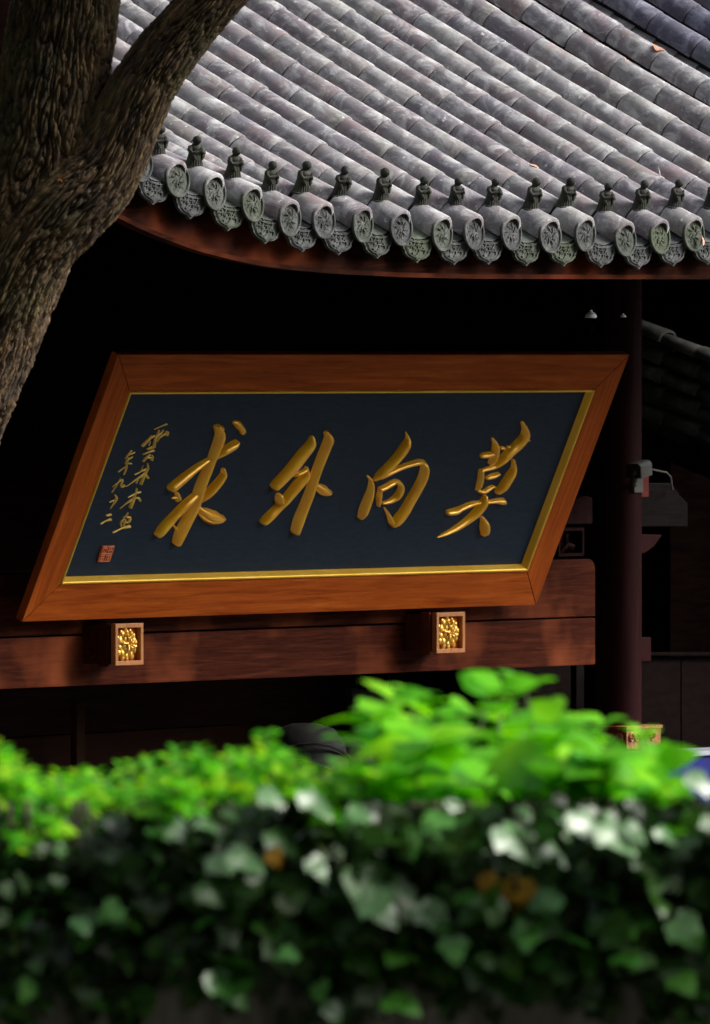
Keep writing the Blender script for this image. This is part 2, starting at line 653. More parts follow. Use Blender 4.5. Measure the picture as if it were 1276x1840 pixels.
DISC = disc_mesh(); DRIP = drip_mesh()
rng = random.Random(11)
ntile = 0
rest = MB()
fig_spots = []
core = MB()
for i in act:
    lim = lims[i]
    # dark bedding mortar seen in the joints
    pts = [roof_pt(i, .03 + (lim - .03) * t / 14, 0.0) for t in range(15)]
    core.tube(pts, R - .008, 12)
    jit = rng.uniform(-.008, .008)
    # first (eave) tile
    d0 = -.004
    p = roof_pt(i, d0)
    dr = roof_dir(i, .06)
    M = Matrix.Translation(p - rw) @ orient(dr, rng.uniform(-.02, .02), rng.uniform(-.012, .012))
    o = link('cover_tile', front_mesh, roof, mw=M); ntile += 1
    # disc
    M = Matrix.Translation(roof_pt(i, -.012) + V((0, 0, -.003)) - rw) @ Matrix.Rotation(rng.uniform(-.05, .05), 4, 'Z') @ Matrix.Rotation(rng.uniform(-.10, .02), 4, 'X') @ Matrix.Rotation(rng.uniform(0, 6.28), 4, 'Y')
    link('eave_disc', DISC, roof, mw=M)
    fig_spots.append((i, roof_pt(i, .085 + jit) + V((0, 0, R * .88))))
    d = .118 + jit
    while d < lim - .05:
        p = roof_pt(i, d)
        dr = (roof_pt(i, d + TL) - p).normalized()
        M4 = orient(dr, rng.uniform(-.03, .03), rng.uniform(-.012, .012))
        p = p + V((rng.uniform(-.002, .002), 0, rng.uniform(-.0015, .003)))
        q1 = to_px(p); q2 = to_px(p + dr * TL)
        vis = q1[0] > -10 and q1[1] > -30 and q2[0] < PW + 40
        me = rng.choice(tile_dark if i >= 20 + 6 else tile_meshes)
        if vis and ntile < 300:
            link('cover_tile', me, roof, mw=Matrix.Translation(p - rw) @ M4); ntile += 1
        else:
            b = len(rest.v)
            MM = Matrix.Translation(p) @ M4
            rest.v += [MM @ v_.co for v_ in me.vertices]
            rest.f += [tuple(b + ii for ii in f_.vertices) for f_ in me.polygons]
        d += (TL + .0055 + rng.uniform(-.001, .0015)) * dr.dot(V((0, 1, 0)))
core.build('bedding_mortar', M_DARKCLAY, roof, smooth=True)
tag(rest.build('upper_cover_tiles', M_TILE, roof, smooth=True), 'rows of grey barrel tiles near the ridge', kind='stuff')
# pans and drip tiles between the rows
pan = MB()
for a, b in zip(act[:-1], act[1:]):
    lim = min(lims[a], lims[b])
    mid0 = (roof_pt(a, 0) + roof_pt(b, 0)) / 2
    sl_ = (rows[b][1] - rows[a][1]) / (rows[b][0] - rows[a][0])
    M = Matrix.Translation(mid0 + V((0, .008, -.032)) - rw) @ Matrix.Rotation(-math.atan(sl_) * .6, 4, 'Y') @ Matrix.Rotation(rng.uniform(-.03, .03), 4, 'Z')
    link('drip_tile', DRIP, roof, mw=M)
    nst = max(1, int((lim - .1) / .10))
    for q in range(nst):
        dd = .1 + q * .10
        N = 6
        vs = []
        for y_, up in ((dd, .016), (dd + .112, .002)):
            pa = roof_pt(a, y_); pb = roof_pt(b, y_)
            for j in range(N + 1):
                u = j / N
                p = pa.lerp(pb, u)
                vs.append(p + V((0, 0, -.045 + .03 * (2 * u - 1) ** 2 + up - .014)))
        vs2 = [v_ - V((0, 0, .014)) for v_ in vs[:N + 1]]
        base = vs + vs2
        pan.add(base, [(j, j + 1, N + 2 + j, N + 1 + j) for j in range(N)] + [(2 * N + 2 + j, 2 * N + 3 + j, j + 1, j) for j in range(N)])
tag(pan.build('pan_tiles', M_TILE, roof, smooth=False), 'overlapping pan tiles in the valleys between the rows', kind='stuff')
# hip ridge at the left corner of the roof, behind the trunk
hp = []
for i in act:
    if lims[i] < DMAX: hp.append(roof_pt(i, lims[i], .07))
if len(hp) > 2:
    hp.append(hp[-1] + (hp[-1] - hp[-2]) * 2)
    mb = MB(); mb.tube(hp, .09, 10)
    mb.build('hip_ridge', M_DARKCLAY, roof, smooth=True)

# ---- eave figurines (praying monks of dark clay)
def figurine():
    mb = MB()
    H = .118
    # robe and shoulders, front is -Y
    mb.lathe([(.0290, 0), (.0300, .004), (.0285, .008), (.0245, .026), (.0215, .046), (.0215, .058), (.0225, .068), (.0205, .076), (.013, .082), (.0100, .086), (.0100, .090)], 18, 1.0, .86)
    mb.ball((0, -.005, .1000), .0165, 12, 8, (.95, 1, 1.05))
    mb.ball((0, -.0215, .0985), .0026, 6, 4)                       # nose
    for s_ in (-1, 1):
        mb.ball((s_ * .0150, -.001, .0985), .0030, 6, 4, (.6, 1, 1.4))   # ears
        mb.tube([V((s_ * .0195, .001, .076)), V((s_ * .0265, -.004, .064)), V((s_ * .022, -.014, .053)), V((s_ * .010, -.023, .060)), V((s_ * .002, -.026, .066))],
                [.0075, .0085, .0088, .0062, .0042], 8)
        mb.tube([V((s_ * .022, -.012, .054)), V((s_ * .018, -.018, .040)), V((s_ * .013, -.022, .030))], [.0075, .0065, .003], 7)   # hanging sleeves
        mb.tube([V((s_ * .0026, -.026, .062)), V((s_ * .0022, -.0275, .072)), V((s_ * .001, -.027, .079))], [.0035, .0035, .0015], 6)   # joined hands
    for j in range(9):
        a = pi * (1.12 + .76 * j / 8)
        mb.tube([V((cos(a) * .0292, sin(a) * .0252, .002)), V((cos(a) * .0245, sin(a) * .0215, .026)), V((cos(a) * .0205, sin(a) * .018, .044))], [.0022, .0018, .0006], 4)
    mb.lathe([(.031, -.010), (.033, -.004), (.033, .000), (.030, .002)], 18, 1.05, 1.0)
    for v_ in mb.v:
        f_ = 1.18 if v_.z < .086 else 1.08
        v_.x *= f_; v_.y *= f_
    return mb


FIG = figurine().mesh('roof_figurine', M_FIG, auto=.9)
ordn = ['first', 'second', 'third', 'fourth', 'fifth', 'sixth', 'seventh', 'eighth', 'ninth', 'tenth', 'eleventh', 'twelfth', 'thirteenth', 'fourteenth', 'fifteenth', 'sixteenth']
vis = [(i, p) for i, p in fig_spots if 270 < to_px(p)[0] < 1300]
looks = {0: 'dark clay monk figurine half hidden behind the tree branch, leftmost on the eave', 1: 'clay monk figurine second from the left, first one clear of the branch',
         11: 'mossy green clay monk figurine with pale hands, fifth from the right end', 15: 'clay monk figurine cut by the right edge, above yellow lichen on its tile',
         14: 'slender dark clay monk figurine beside a white feather, second from the right end'}
for n_, (i, p) in enumerate(vis):
    o = link('roof_figurine', FIG)
    o.location = p
    s_ = rng.uniform(.88, .97)
    o.scale = (s_, s_, s_ * rng.uniform(.96, 1.05))
    o.rotation_euler = (radians(rng.uniform(10, 15)), rng.uniform(-.05, .05), rng.uniform(-.25, .1))
    lab = looks.get(n_, 'grey clay monk figurine with folded hands, %s from the left along the eave' % ordn[min(n_, 15)])
    tag(o, lab, 'figurine', 'clay monk figurines along the eave')

# ---- fascia below the tiles
top_px = [(-60, 210), (60, 262), (150, 305), (230, 345), (300, 372), (382, 402), (450, 422), (517, 440), (578, 448), (648, 452), (720, 455), (850, 460), (1276, 466), (1900, 466), (2100, 466)]
bot_px = [(-60, 250), (60, 318), (150, 362), (205, 388), (250, 411), (300, 431), (350, 449), (400, 462), (450, 473), (500, 481), (600, 490), (720, 496), (850, 499), (1276, 500), (1900, 500), (2100, 500)]


def interp(tab, x_):
    for (x0, y0), (x1, y1) in zip(tab[:-1], tab[1:]):
        if x_ <= x1: return y0 + (y1 - y0) * (x_ - x0) / (x1 - x0)
    return tab[-1][1]


Yf = Y_EAVE + .07
mb = MB()
xs = list(range(-60, 2101, 30))
F0 = []
for x_ in xs:
    pb = at_Y(x_, interp(bot_px, x_) + 0, Yf)
    pt = V((pb.x, Yf, at_Y(x_, interp(top_px, x_) - 45, Yf).z))
    F0.append((pt, pb))
vs = []
for pt, pb in F0:
    vs += [pt, pb, pb + V((0, .045, 0)), pt + V((0, .045, 0))]
fs = []
for a in range(len(F0) - 1):
    b = a * 4
    fs += [(b + q, b + (q + 1) % 4, b + 4 + (q + 1) % 4, b + 4 + q) for q in range(4)]
mb.add(vs, fs)
mb.build('fascia_board', M_FASC, hall)
# thin lighter edge strip at the foot of the fascia
mb = MB()
vs = []
for pt, pb in F0:
    for dy, dz in ((-.012, .012), (-.012, -.004), (.03, -.004), (.03, .012)):
        vs.append(pb + V((0, dy, dz)))
mb.add(vs, fs)
mb.build('fascia_edge_strip', M_FASC, hall)

# ---- soffit, rafters, walls, closed box
Y_BACK = Y_BEAM + 3.2
Xl = at_Y(-700, 900, Y_BEAM).x
Xr = at_Y(2600, 900, Y_BEAM).x
mb = MB()
vs = []
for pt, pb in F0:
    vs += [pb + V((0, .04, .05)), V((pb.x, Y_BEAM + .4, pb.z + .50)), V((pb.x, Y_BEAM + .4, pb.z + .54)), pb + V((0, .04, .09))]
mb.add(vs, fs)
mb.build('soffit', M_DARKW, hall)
rf = MB().__class__()
rm = MB()
rm.box(-.03, .03, 0, 1.7, -.06, 0)
rmesh = rm.mesh('rafter', M_DARKW)
for a in range(0, len(F0), 2):
    pt, pb = F0[a]
    M = Matrix.Translation(pb + V((0, .06, .05)) - hl) @ Matrix.Rotation(math.atan(.45 / 1.5), 4, 'X')
    link('rafter', rmesh, hall, mw=M)
mb = MB()
zt = ZFLAT + 2.1
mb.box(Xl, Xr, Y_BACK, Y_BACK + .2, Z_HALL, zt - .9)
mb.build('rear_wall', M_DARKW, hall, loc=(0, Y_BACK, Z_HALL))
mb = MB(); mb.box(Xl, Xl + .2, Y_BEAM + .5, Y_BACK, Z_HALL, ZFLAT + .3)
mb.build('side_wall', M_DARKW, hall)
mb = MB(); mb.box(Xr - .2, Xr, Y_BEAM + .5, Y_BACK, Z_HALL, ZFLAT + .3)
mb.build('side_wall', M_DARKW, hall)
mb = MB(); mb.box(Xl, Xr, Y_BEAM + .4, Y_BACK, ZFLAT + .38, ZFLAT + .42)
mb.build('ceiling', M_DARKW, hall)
mb = MB(); mb.box(Xl - .3, Xr + .3, Y_EAVE + .3, Y_BACK + .3, Z_YARD - .02, Z_HALL)
mb.build('stone_platform', NT('platform_stone').set(Base_Color=(.10, .10, .095), Roughness=.9).m, hall)

# ---- beams
def world_beam(name, pxl, pxr, y0, y1, Y, th, mat, rnd=.0, left_x=None):
    """box whose right end sits at photo x=pxr; y0,y1 photo heights there"""
    a = at_Y(pxr, y0, Y); b = at_Y(pxr, y1, Y)
    X0 = at_Y(pxl, y1, Y).x
    mb = MB()
    pts = []
    z1, z0 = a.z, b.z
    if rnd:
        pts = [V((X0, Y, z0)), V((a.x, Y, z0))]
        for q in range(7):
            t = pi / 2 * q / 6
            pts.append(V((a.x - rnd + rnd * cos(t), Y, z1 - rnd + rnd * sin(t))))
        pts.append(V((X0, Y, z1)))
    else:
        pts = [V((X0, Y, z0)), V((a.x, Y, z0)), V((a.x, Y, z1)), V((X0, Y, z1))]
    mb.prism(pts, V((0, th, 0)))
    return mb.build(name, mat, hall, loc=(a.x, Y, z0), bevel=.006)


world_beam('beam', -700, 1070, 1110, 1194, Y_BEAM, .16, M_BEAM)
world_beam('beam', -700, 1070, 1004, 1107, Y_BEAM + .004, .15, M_BEAM, .045)
# small carved block resting on the beam end, behind the plaque edge
p = at_Y(1018, 985, Y_BEAM + .05)
mb = MB()
a_ = at_Y(1004, 1000, Y_BEAM + .03); b_ = at_Y(1050, 948, Y_BEAM + .03)
x0, x1, z0, z1 = a_.x, b_.x, a_.z, b_.z
t_ = .012
mb.box(x0, x1, Y_BEAM + .03, Y_BEAM + .12, z0, z0 + t_)
mb.box(x0, x1, Y_BEAM + .03, Y_BEAM + .12, z1 - t_, z1)
mb.box(x1 - t_, x1, Y_BEAM + .03, Y_BEAM + .12, z0 + t_, z1 - t_)
mb.box(x0, x0 + t_, Y_BEAM + .03, Y_BEAM + .12, z0 + t_, z1 - t_)
mb.box(x0 + t_, x1 - t_, Y_BEAM + .09, Y_BEAM + .11, z0 + t_, z1 - t_)
cx, cz = (x0 + x1) / 2, (z0 + z1) / 2
mb.tube([V((cx - .05, Y_BEAM + .05, cz - .04)), V((cx - .02, Y_BEAM + .04, cz - .01)), V((cx + .01, Y_BEAM + .04, cz - .02)), V((cx + .045, Y_BEAM + .05, cz - .015))], [.008, .014, .016, .006], 8)
mb.tube([V((cx - .01, Y_BEAM + .05, cz - .02)), V((cx - .02, Y_BEAM + .045, cz + .02)), V((cx, Y_BEAM + .05, cz + .035))], [.012, .010, .005], 8)
mb.build('carved_panel', M_COLW, hall, loc=p, auto=.7)
# stepped corbel above it
mb = MB()
a_ = at_Y(1000, 948, Y_BEAM + .10); b_ = at_Y(1065, 895, Y_BEAM + .10)
mb.prism([V((a_.x, a_.y, a_.z + .012)), V((b_.x, a_.y, a_.z + .012)), V((b_.x, a_.y, b_.z)), V((b_.x - .05, a_.y, b_.z + .01)), V((a_.x, a_.y, b_.z - .03))], V((0, .12, 0)))
mb.build('corbel', M_COLW, hall, loc=a_, bevel=.004)

# ---- column with carved foot block
ca = at_Y(1070, 900, Y_BEAM + .1); cb = at_Y(1152, 900, Y_BEAM + .1)
crad = (cb - ca).dot(RGT) / 2
cc = at_Y(1111, 900, Y_BEAM + .1)
zb = at_Y(1111, 1303, Y_BEAM + .1).z
mb = MB()
mb.lathe([(crad * .985, zb - .01), (crad, zb + .5), (crad * .99, zb + 1.3), (crad * .98, ZFLAT + .5)], 40, M=Matrix.Translation(V((cc.x, cc.y, 0))))
mb.build('column', M_COLW, hall, loc=(cc.x, cc.y, zb), auto=.6)
k = NT('carved_gilt_wood'); v = k.mapping()
k.set(Base_Color=k.ramp(k.noise(v, 25, 5), [(.35, (.16, .03, .012)), (.55, (.30, .075, .025)), (.7, (.50, .22, .07))]), Roughness=.5)
k.bump(k.noise(v, 40, 4), .7, .008)
M_CARVE = k.m
zc0 = at_Y(1122, 1346, Y_BEAM + .05).z
hw = .120
mb = MB()
T = Matrix.Translation(V((cc.x + .005, cc.y, 0)))
mb.box(-hw, hw, -hw, hw, zc0, zb - .006, T)
mb.box(-hw - .006, hw + .006, -hw - .006, hw + .006, zb - .012, zb, T)
for j in range(5):
    x_ = -.09 + .036 * j
    zm = (zb + zc0) / 2
    pts = [V((x_ + .020 * cos(t) * (1 - t / 9), -hw - .004, zm + .024 * sin(t) * (1 - t / 9))) for t in [q * .6 for q in range(12)]]
    mb.tube([T @ p_ for p_ in pts], .005, 5)
    pts = [V((-hw - .004, x_ + .020 * cos(t) * (1 - t / 9), zm + .024 * sin(t) * (1 - t / 9))) for t in [q * .6 for q in range(12)]]
    mb.tube([T @ p_ for p_ in pts], .005, 5)
mb.build('carved_block', M_CARVE, hall, loc=(cc.x, cc.y, zc0), bevel=0, auto=.6)
mb = MB()
mb.lathe([(.17, Z_HALL), (.17, Z_HALL + .12), (.12, Z_HALL + .16), (.085, Z_HALL + .22), (.085, zc0 - .003)], 24, M=Matrix.Translation(V((cc.x, cc.y, 0))))
mb.build('column_shaft', M_COLW, hall, auto=.6)


def face_box(name, x0, y0, x1, y1, Y, depth, mat, parent=None, bevel=.003, poly=None):
    mb = MB()
    q = poly if poly else [(x0, y0), (x1, y0), (x1, y1), (x0, y1)]
    P = [at_Y(a, b, Y) for a, b in q]
    mb.prism(P, V((0, depth, 0)))
    return mb.build(name, mat, parent or hall, loc=P[0], bevel=bevel)


# tenon ends and corbels on the right of the column
face_box('tenon', 1140, 853, 1166, 893, Y_BEAM + .06, .08, wood_mat('tenon_wood', (.07, .015, .014), (.10, .025, .022), (.14, .04, .035)))
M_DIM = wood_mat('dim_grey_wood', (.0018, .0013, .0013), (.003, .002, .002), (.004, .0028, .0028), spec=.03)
face_box('bracket_board', 0, 0, 0, 0, Y_BEAM + .30, .05, M_DIM, poly=[(1150, 868), (1206, 868), (1222, 890), (1236, 905), (1236, 946), (1150, 946)])
face_box('corbel', 0, 0, 0, 0, Y_BEAM + .15, .10, M_COLW, poly=[(1150, 960), (1190, 961), (1176, 981), (1160, 993), (1150, 995)])
face_box('tenon', 1140, 1145, 1170, 1188, Y_BEAM + .08, .08, M_COLW)
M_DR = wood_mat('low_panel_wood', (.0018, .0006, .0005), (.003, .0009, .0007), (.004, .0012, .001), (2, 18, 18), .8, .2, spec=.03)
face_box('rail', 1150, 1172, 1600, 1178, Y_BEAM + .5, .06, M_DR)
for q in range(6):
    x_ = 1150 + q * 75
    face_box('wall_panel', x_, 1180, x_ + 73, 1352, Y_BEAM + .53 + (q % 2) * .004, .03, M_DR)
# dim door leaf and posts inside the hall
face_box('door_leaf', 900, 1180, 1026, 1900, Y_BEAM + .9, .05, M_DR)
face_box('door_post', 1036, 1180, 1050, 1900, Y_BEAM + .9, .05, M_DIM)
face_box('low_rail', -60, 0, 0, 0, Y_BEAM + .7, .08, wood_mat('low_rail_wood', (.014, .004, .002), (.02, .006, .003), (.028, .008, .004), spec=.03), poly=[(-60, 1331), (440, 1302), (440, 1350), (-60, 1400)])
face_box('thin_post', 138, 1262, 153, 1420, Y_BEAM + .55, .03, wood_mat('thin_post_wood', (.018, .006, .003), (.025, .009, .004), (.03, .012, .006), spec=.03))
k = NT('dark_draped_cloth'); v = k.mapping()
k.set(Base_Color=k.ramp(k.noise(v, 5, 4), [(.3, (.006, .0062, .0065)), (.7, (.013, .013, .014))]), Roughness=.8, Specular_IOR_Level=.15)
k.bump(k.noise(v, 8, 3), .5, .02)
M_GREY = k.m
# rounded dark covered thing standing behind the hedge
cp = at_Y(548, 1300, Y_BEAM - .25)
mb = MB()
hz = cp.z - Z_HALL
mb.lathe([(.16, Z_HALL), (.17, Z_HALL + hz - .5), (.165, cp.z - .16), (.15, cp.z - .07), (.11, cp.z - .02), (.05, cp.z), (.001, cp.z + .002)], 28, M=Matrix.Translation(V((cp.x, cp.y, 0))))
mb.lathe([(.115, Z_HALL), (.12, cp.z - .2), (.10, cp.z - .09), (.05, cp.z - .06), (.001, cp.z - .055)], 24, M=Matrix.Translation(V((cp.x + .22, cp.y - .03, 0))))
for q in range(5):
    zz = cp.z - .10 - q * .06
    mb.tube([V((cp.x + .17 * cos(t) * 1.0, cp.y + .17 * sin(t), zz + .03 * sin(t * 2 + q))) for t in [pi * (.95 + .11 * r_) for r_ in range(12)]], .006, 5)
o = mb.build('covered_drum', M_GREY, None, loc=(cp.x, cp.y, Z_HALL), auto=.8)
tag(o, 'dark grey rounded shape under a cover, dim behind the hedge beneath the plaque', 'covered object')
# hanging grey screen
cp = at_Y(670, 1250, Y_BEAM + .3)
mb = MB()
P = [at_Y(a, b, Y_BEAM + .3) for a, b in ((632, 1236), (706, 1246), (706, 1300), (632, 1292))]
mb.prism(P, V((0, .03, 0)))
o = mb.build('grey_panel', M_GREY, None, loc=(P[3].x, P[3].y, P[3].z), bevel=.003)
mb = MB()
for a in (640, 700):
    q = at_Y(a, 1240, Y_BEAM + .315)
    mb.tube([q, V((q.x, q.y, at_Y(a, 1180, Y_BEAM + .315).z))], .003, 5)
mb.build('hanging_wire', M_GREY, o)
o.name = 'hanging_screen'
tag(o, 'dim grey panel hanging in the dark just below the long beam', 'screen')

# two small white lamp shades high in the dark
k = NT('white_enamel').set(Base_Color=(.55, .56, .60), Roughness=.4)
for px, py, s_, lab in ((1062, 571, 1.0, 'larger of two small white lamp shades high in the dark, above the plaque corner'),
                        (1120, 570, .5, 'smaller of two small white lamp shades, nearer the right edge under the eave')):
    Yl = Y_EAVE + .30
    p = at_Y(px, py, Yl)
    r_ = .0215 * s_ * 1.0
    mb = MB()
    mb.lathe([(r_ * .96, 0), (r_ * 1.02, .004 * s_), (r_ * .95, .010 * s_), (r_ * .74, .016 * s_), (r_ * .42, .020 * s_), (r_ * .26, .021 * s_), (r_ * .26, .027 * s_), (.0015, .029 * s_)], 20)
    mb.v = [v_ + p for v_ in mb.v]
    e = empty('lamp_shade', p)
    tag(e, lab, 'lamp', 'white lamp shades under the eave')
    mb.build('shade', k.m, e, loc=p, auto=.6)
    zt_ = interp(bot_px, px)
    mb = MB(); mb.tube([p + V((0, 0, .02 * s_)), V((p.x, p.y, at_Y(px, zt_, Yl).z + .05))], .0015, 5)
    mb.build('cord', M_DARKW, e, loc=p)

# ================================================================== PLAQUE
plq = empty('plaque', P0 + PX * PWID / 2 + PV * PHEI)
tag(plq, 'large leaning hall sign, dark blue board with gold calligraphy in a red brown frame', 'sign')


def pl(a, b, h=0.0):
    return P0 + PX * a + PV * b + PN * h


def px_pl(px, py, h=0.0):
    """photo pixel -> plaque (a,b)"""
    q = at_plane(px, py, P0 + PN * h, PN) - P0
    return q.dot(PX), q.dot(PV)


FWc = .148                 # rail width
TH = .034
RC = .024                  # board is set back by this
GO = FWc                   # gold starts
GI = FWc + .021
# mitred rails
out_ = [(0, 0), (PWID, 0), (PWID, PHEI), (0, PHEI)]
inn = [(GO, GO), (PWID - GO, GO), (PWID - GO, PHEI - GO), (GO, PHEI - GO)]
bdi = [(GI, GI), (PWID - GI, GI), (PWID - GI, PHEI - GI), (GI, PHEI - GI)]
wood_v = wood_mat('plaque_frame_wood_upright', (.22, .040, .005), (.37, .076, .009), (.50, .120, .016), (22, 1.2, 1.2), .5, .15, None, .08)
for s_ in range(4):
    e_ = (s_ + 1) % 4
    g_ = .0012
    sh = lambda p, q, t: (p[0] + (q[0] - p[0]) * t, p[1] + (q[1] - p[1]) * t)
    L1 = math.dist(out_[s_], out_[e_])
    A = sh(out_[s_], out_[e_], g_ / L1); B = sh(out_[e_], out_[s_], g_ / L1)
    Ci = sh(inn[e_], inn[s_], g_ / L1); D = sh(inn[s_], inn[e_], g_ / L1)
    mb = MB()
    mb.prism([pl(*q) for q in (A, B, Ci, D)], -PN * TH)
    mb.build('frame_rail', M_RED if s_ % 2 == 0 else wood_v, plq, loc=pl((A[0] + B[0]) / 2, (A[1] + B[1]) / 2), bevel=.004)
    # gold bead: rounded lip then slope down to the board
    mb = MB()
    profs = [(0.0, -.004), (.001, .0035), (.005, .0055), (.009, .004), (.012, -.001), (.014, -.006), (.021, -RC + .001)]
    vs = []
    for off, h in profs:
        t = off / (GI - GO)
        a = (inn[s_][0] + (bdi[s_][0] - inn[s_][0]) * t, inn[s_][1] + (bdi[s_][1] - inn[s_][1]) * t)
        b = (inn[e_][0] + (bdi[e_][0] - inn[e_][0]) * t, inn[e_][1] + (bdi[e_][1] - inn[e_][1]) * t)
        vs += [pl(a[0], a[1], h), pl(b[0], b[1], h)]
    bvs = [pl(inn[s_][0], inn[s_][1], -RC - .004), pl(inn[e_][0], inn[e_][1], -RC - .004), pl(bdi[s_][0], bdi[s_][1], -RC - .004), pl(bdi[e_][0], bdi[e_][1], -RC - .004)]
    mb.add(vs, [(2 * q, 2 * q + 1, 2 * q + 3, 2 * q + 2) for q in range(len(profs) - 1)])
    mb.build('gold_bead', M_BEAD, plq, loc=vs[0], auto=1.2)
mb = MB()
mb.prism([pl(a, b, -RC) for a, b in ((GO - .01, GO - .01), (PWID - GO + .01, GO - .01), (PWID - GO + .01, PHEI - GO + .01), (GO - .01, PHEI - GO + .01))], -PN * .03)
mb.build('board', M_BLUE, plq, loc=pl(PWID / 2, PHEI / 2, -RC))
HB = -RC


def crom(pts, n):
    """catmull-rom through tuples"""
    out = []
    P = [pts[0]] + list(pts) + [pts[-1]]
    for i in range(1, len(P) - 2):
        for j in range(n):
            t = j / n
            out.append(tuple(0.5 * (2 * P[i][c] + (-P[i - 1][c] + P[i + 1][c]) * t + (2 * P[i - 1][c] - 5 * P[i][c] + 4 * P[i + 1][c] - P[i + 2][c]) * t * t + (-P[i - 1][c] + 3 * P[i][c] - 3 * P[i + 1][c] + P[i + 2][c]) * t ** 3) for c in range(len(pts[0]))))
    out.append(tuple(pts[-1]))
    return out


def stroke(mb, pts, O, sc, hs=1.15, cap=.026, sub=4, arch=8, shift=(3.5, 2.0), wk=.82):
    """brush stroke traced as centre line + half width, carved as a rounded ridge standing on the board"""
    Q = crom(pts, sub)
    n = len(Q)
    b = len(mb.v)
    cen = []
    for q in Q:
        cen.append((O[0] + q[0] / sc - shift[0], O[1] + q[1] / sc - shift[1], max(q[2] * wk, 3) / sc))
    # rounded end rings
    rings = []
    for i, (x_, y_, h_) in enumerate(cen):
        j0, j1 = max(i - 1, 0), min(i + 1, n - 1)
        dx, dy = cen[j1][0] - cen[j0][0], cen[j1][1] - cen[j0][1]
        l_ = math.hypot(dx, dy) or 1
        rings.append((x_, y_, h_, dx / l_, dy / l_))
    ex = []
    x_, y_, h_, dx, dy = rings[0]
    for t in (1.0, .8, .45): ex.append((x_ - dx * h_ * t * .75, y_ - dy * h_ * t * .75, h_ * math.sqrt(max(0, 1 - t * t)) + .02, dx, dy))
    rings = ex + rings
    x_, y_, h_, dx, dy = rings[-1]
    for t in (.45, .8, 1.0): rings.append((x_ + dx * h_ * t * .75, y_ + dy * h_ * t * .75, h_ * math.sqrt(max(0, 1 - t * t)) + .02, dx, dy))
    for (x_, y_, h_, dx, dy) in rings:
        l_ = px_pl(x_ + dy * h_, y_ - dx * h_, HB); r_ = px_pl(x_ - dy * h_, y_ + dx * h_, HB)
        wl = math.dist(l_, r_) / 2
        H = min(wl * .95, cap) * hs
        for s_ in range(arch + 1):
            t = pi * s_ / arch
            u = .5 - .5 * cos(t) * (1.0)
            hh = H * (1 - abs(2 * u - 1) ** 1.7) if 0 < s_ < arch else -.002
            mb.v.append(pl(l_[0] + (r_[0] - l_[0]) * u, l_[1] + (r_[1] - l_[1]) * u, HB + hh))
    A = arch + 1
    for i in range(len(rings) - 1):
        for s_ in range(arch):
            a = b + i * A + s_
            mb.f.append((a, a + 1, a + A + 1, a + A))


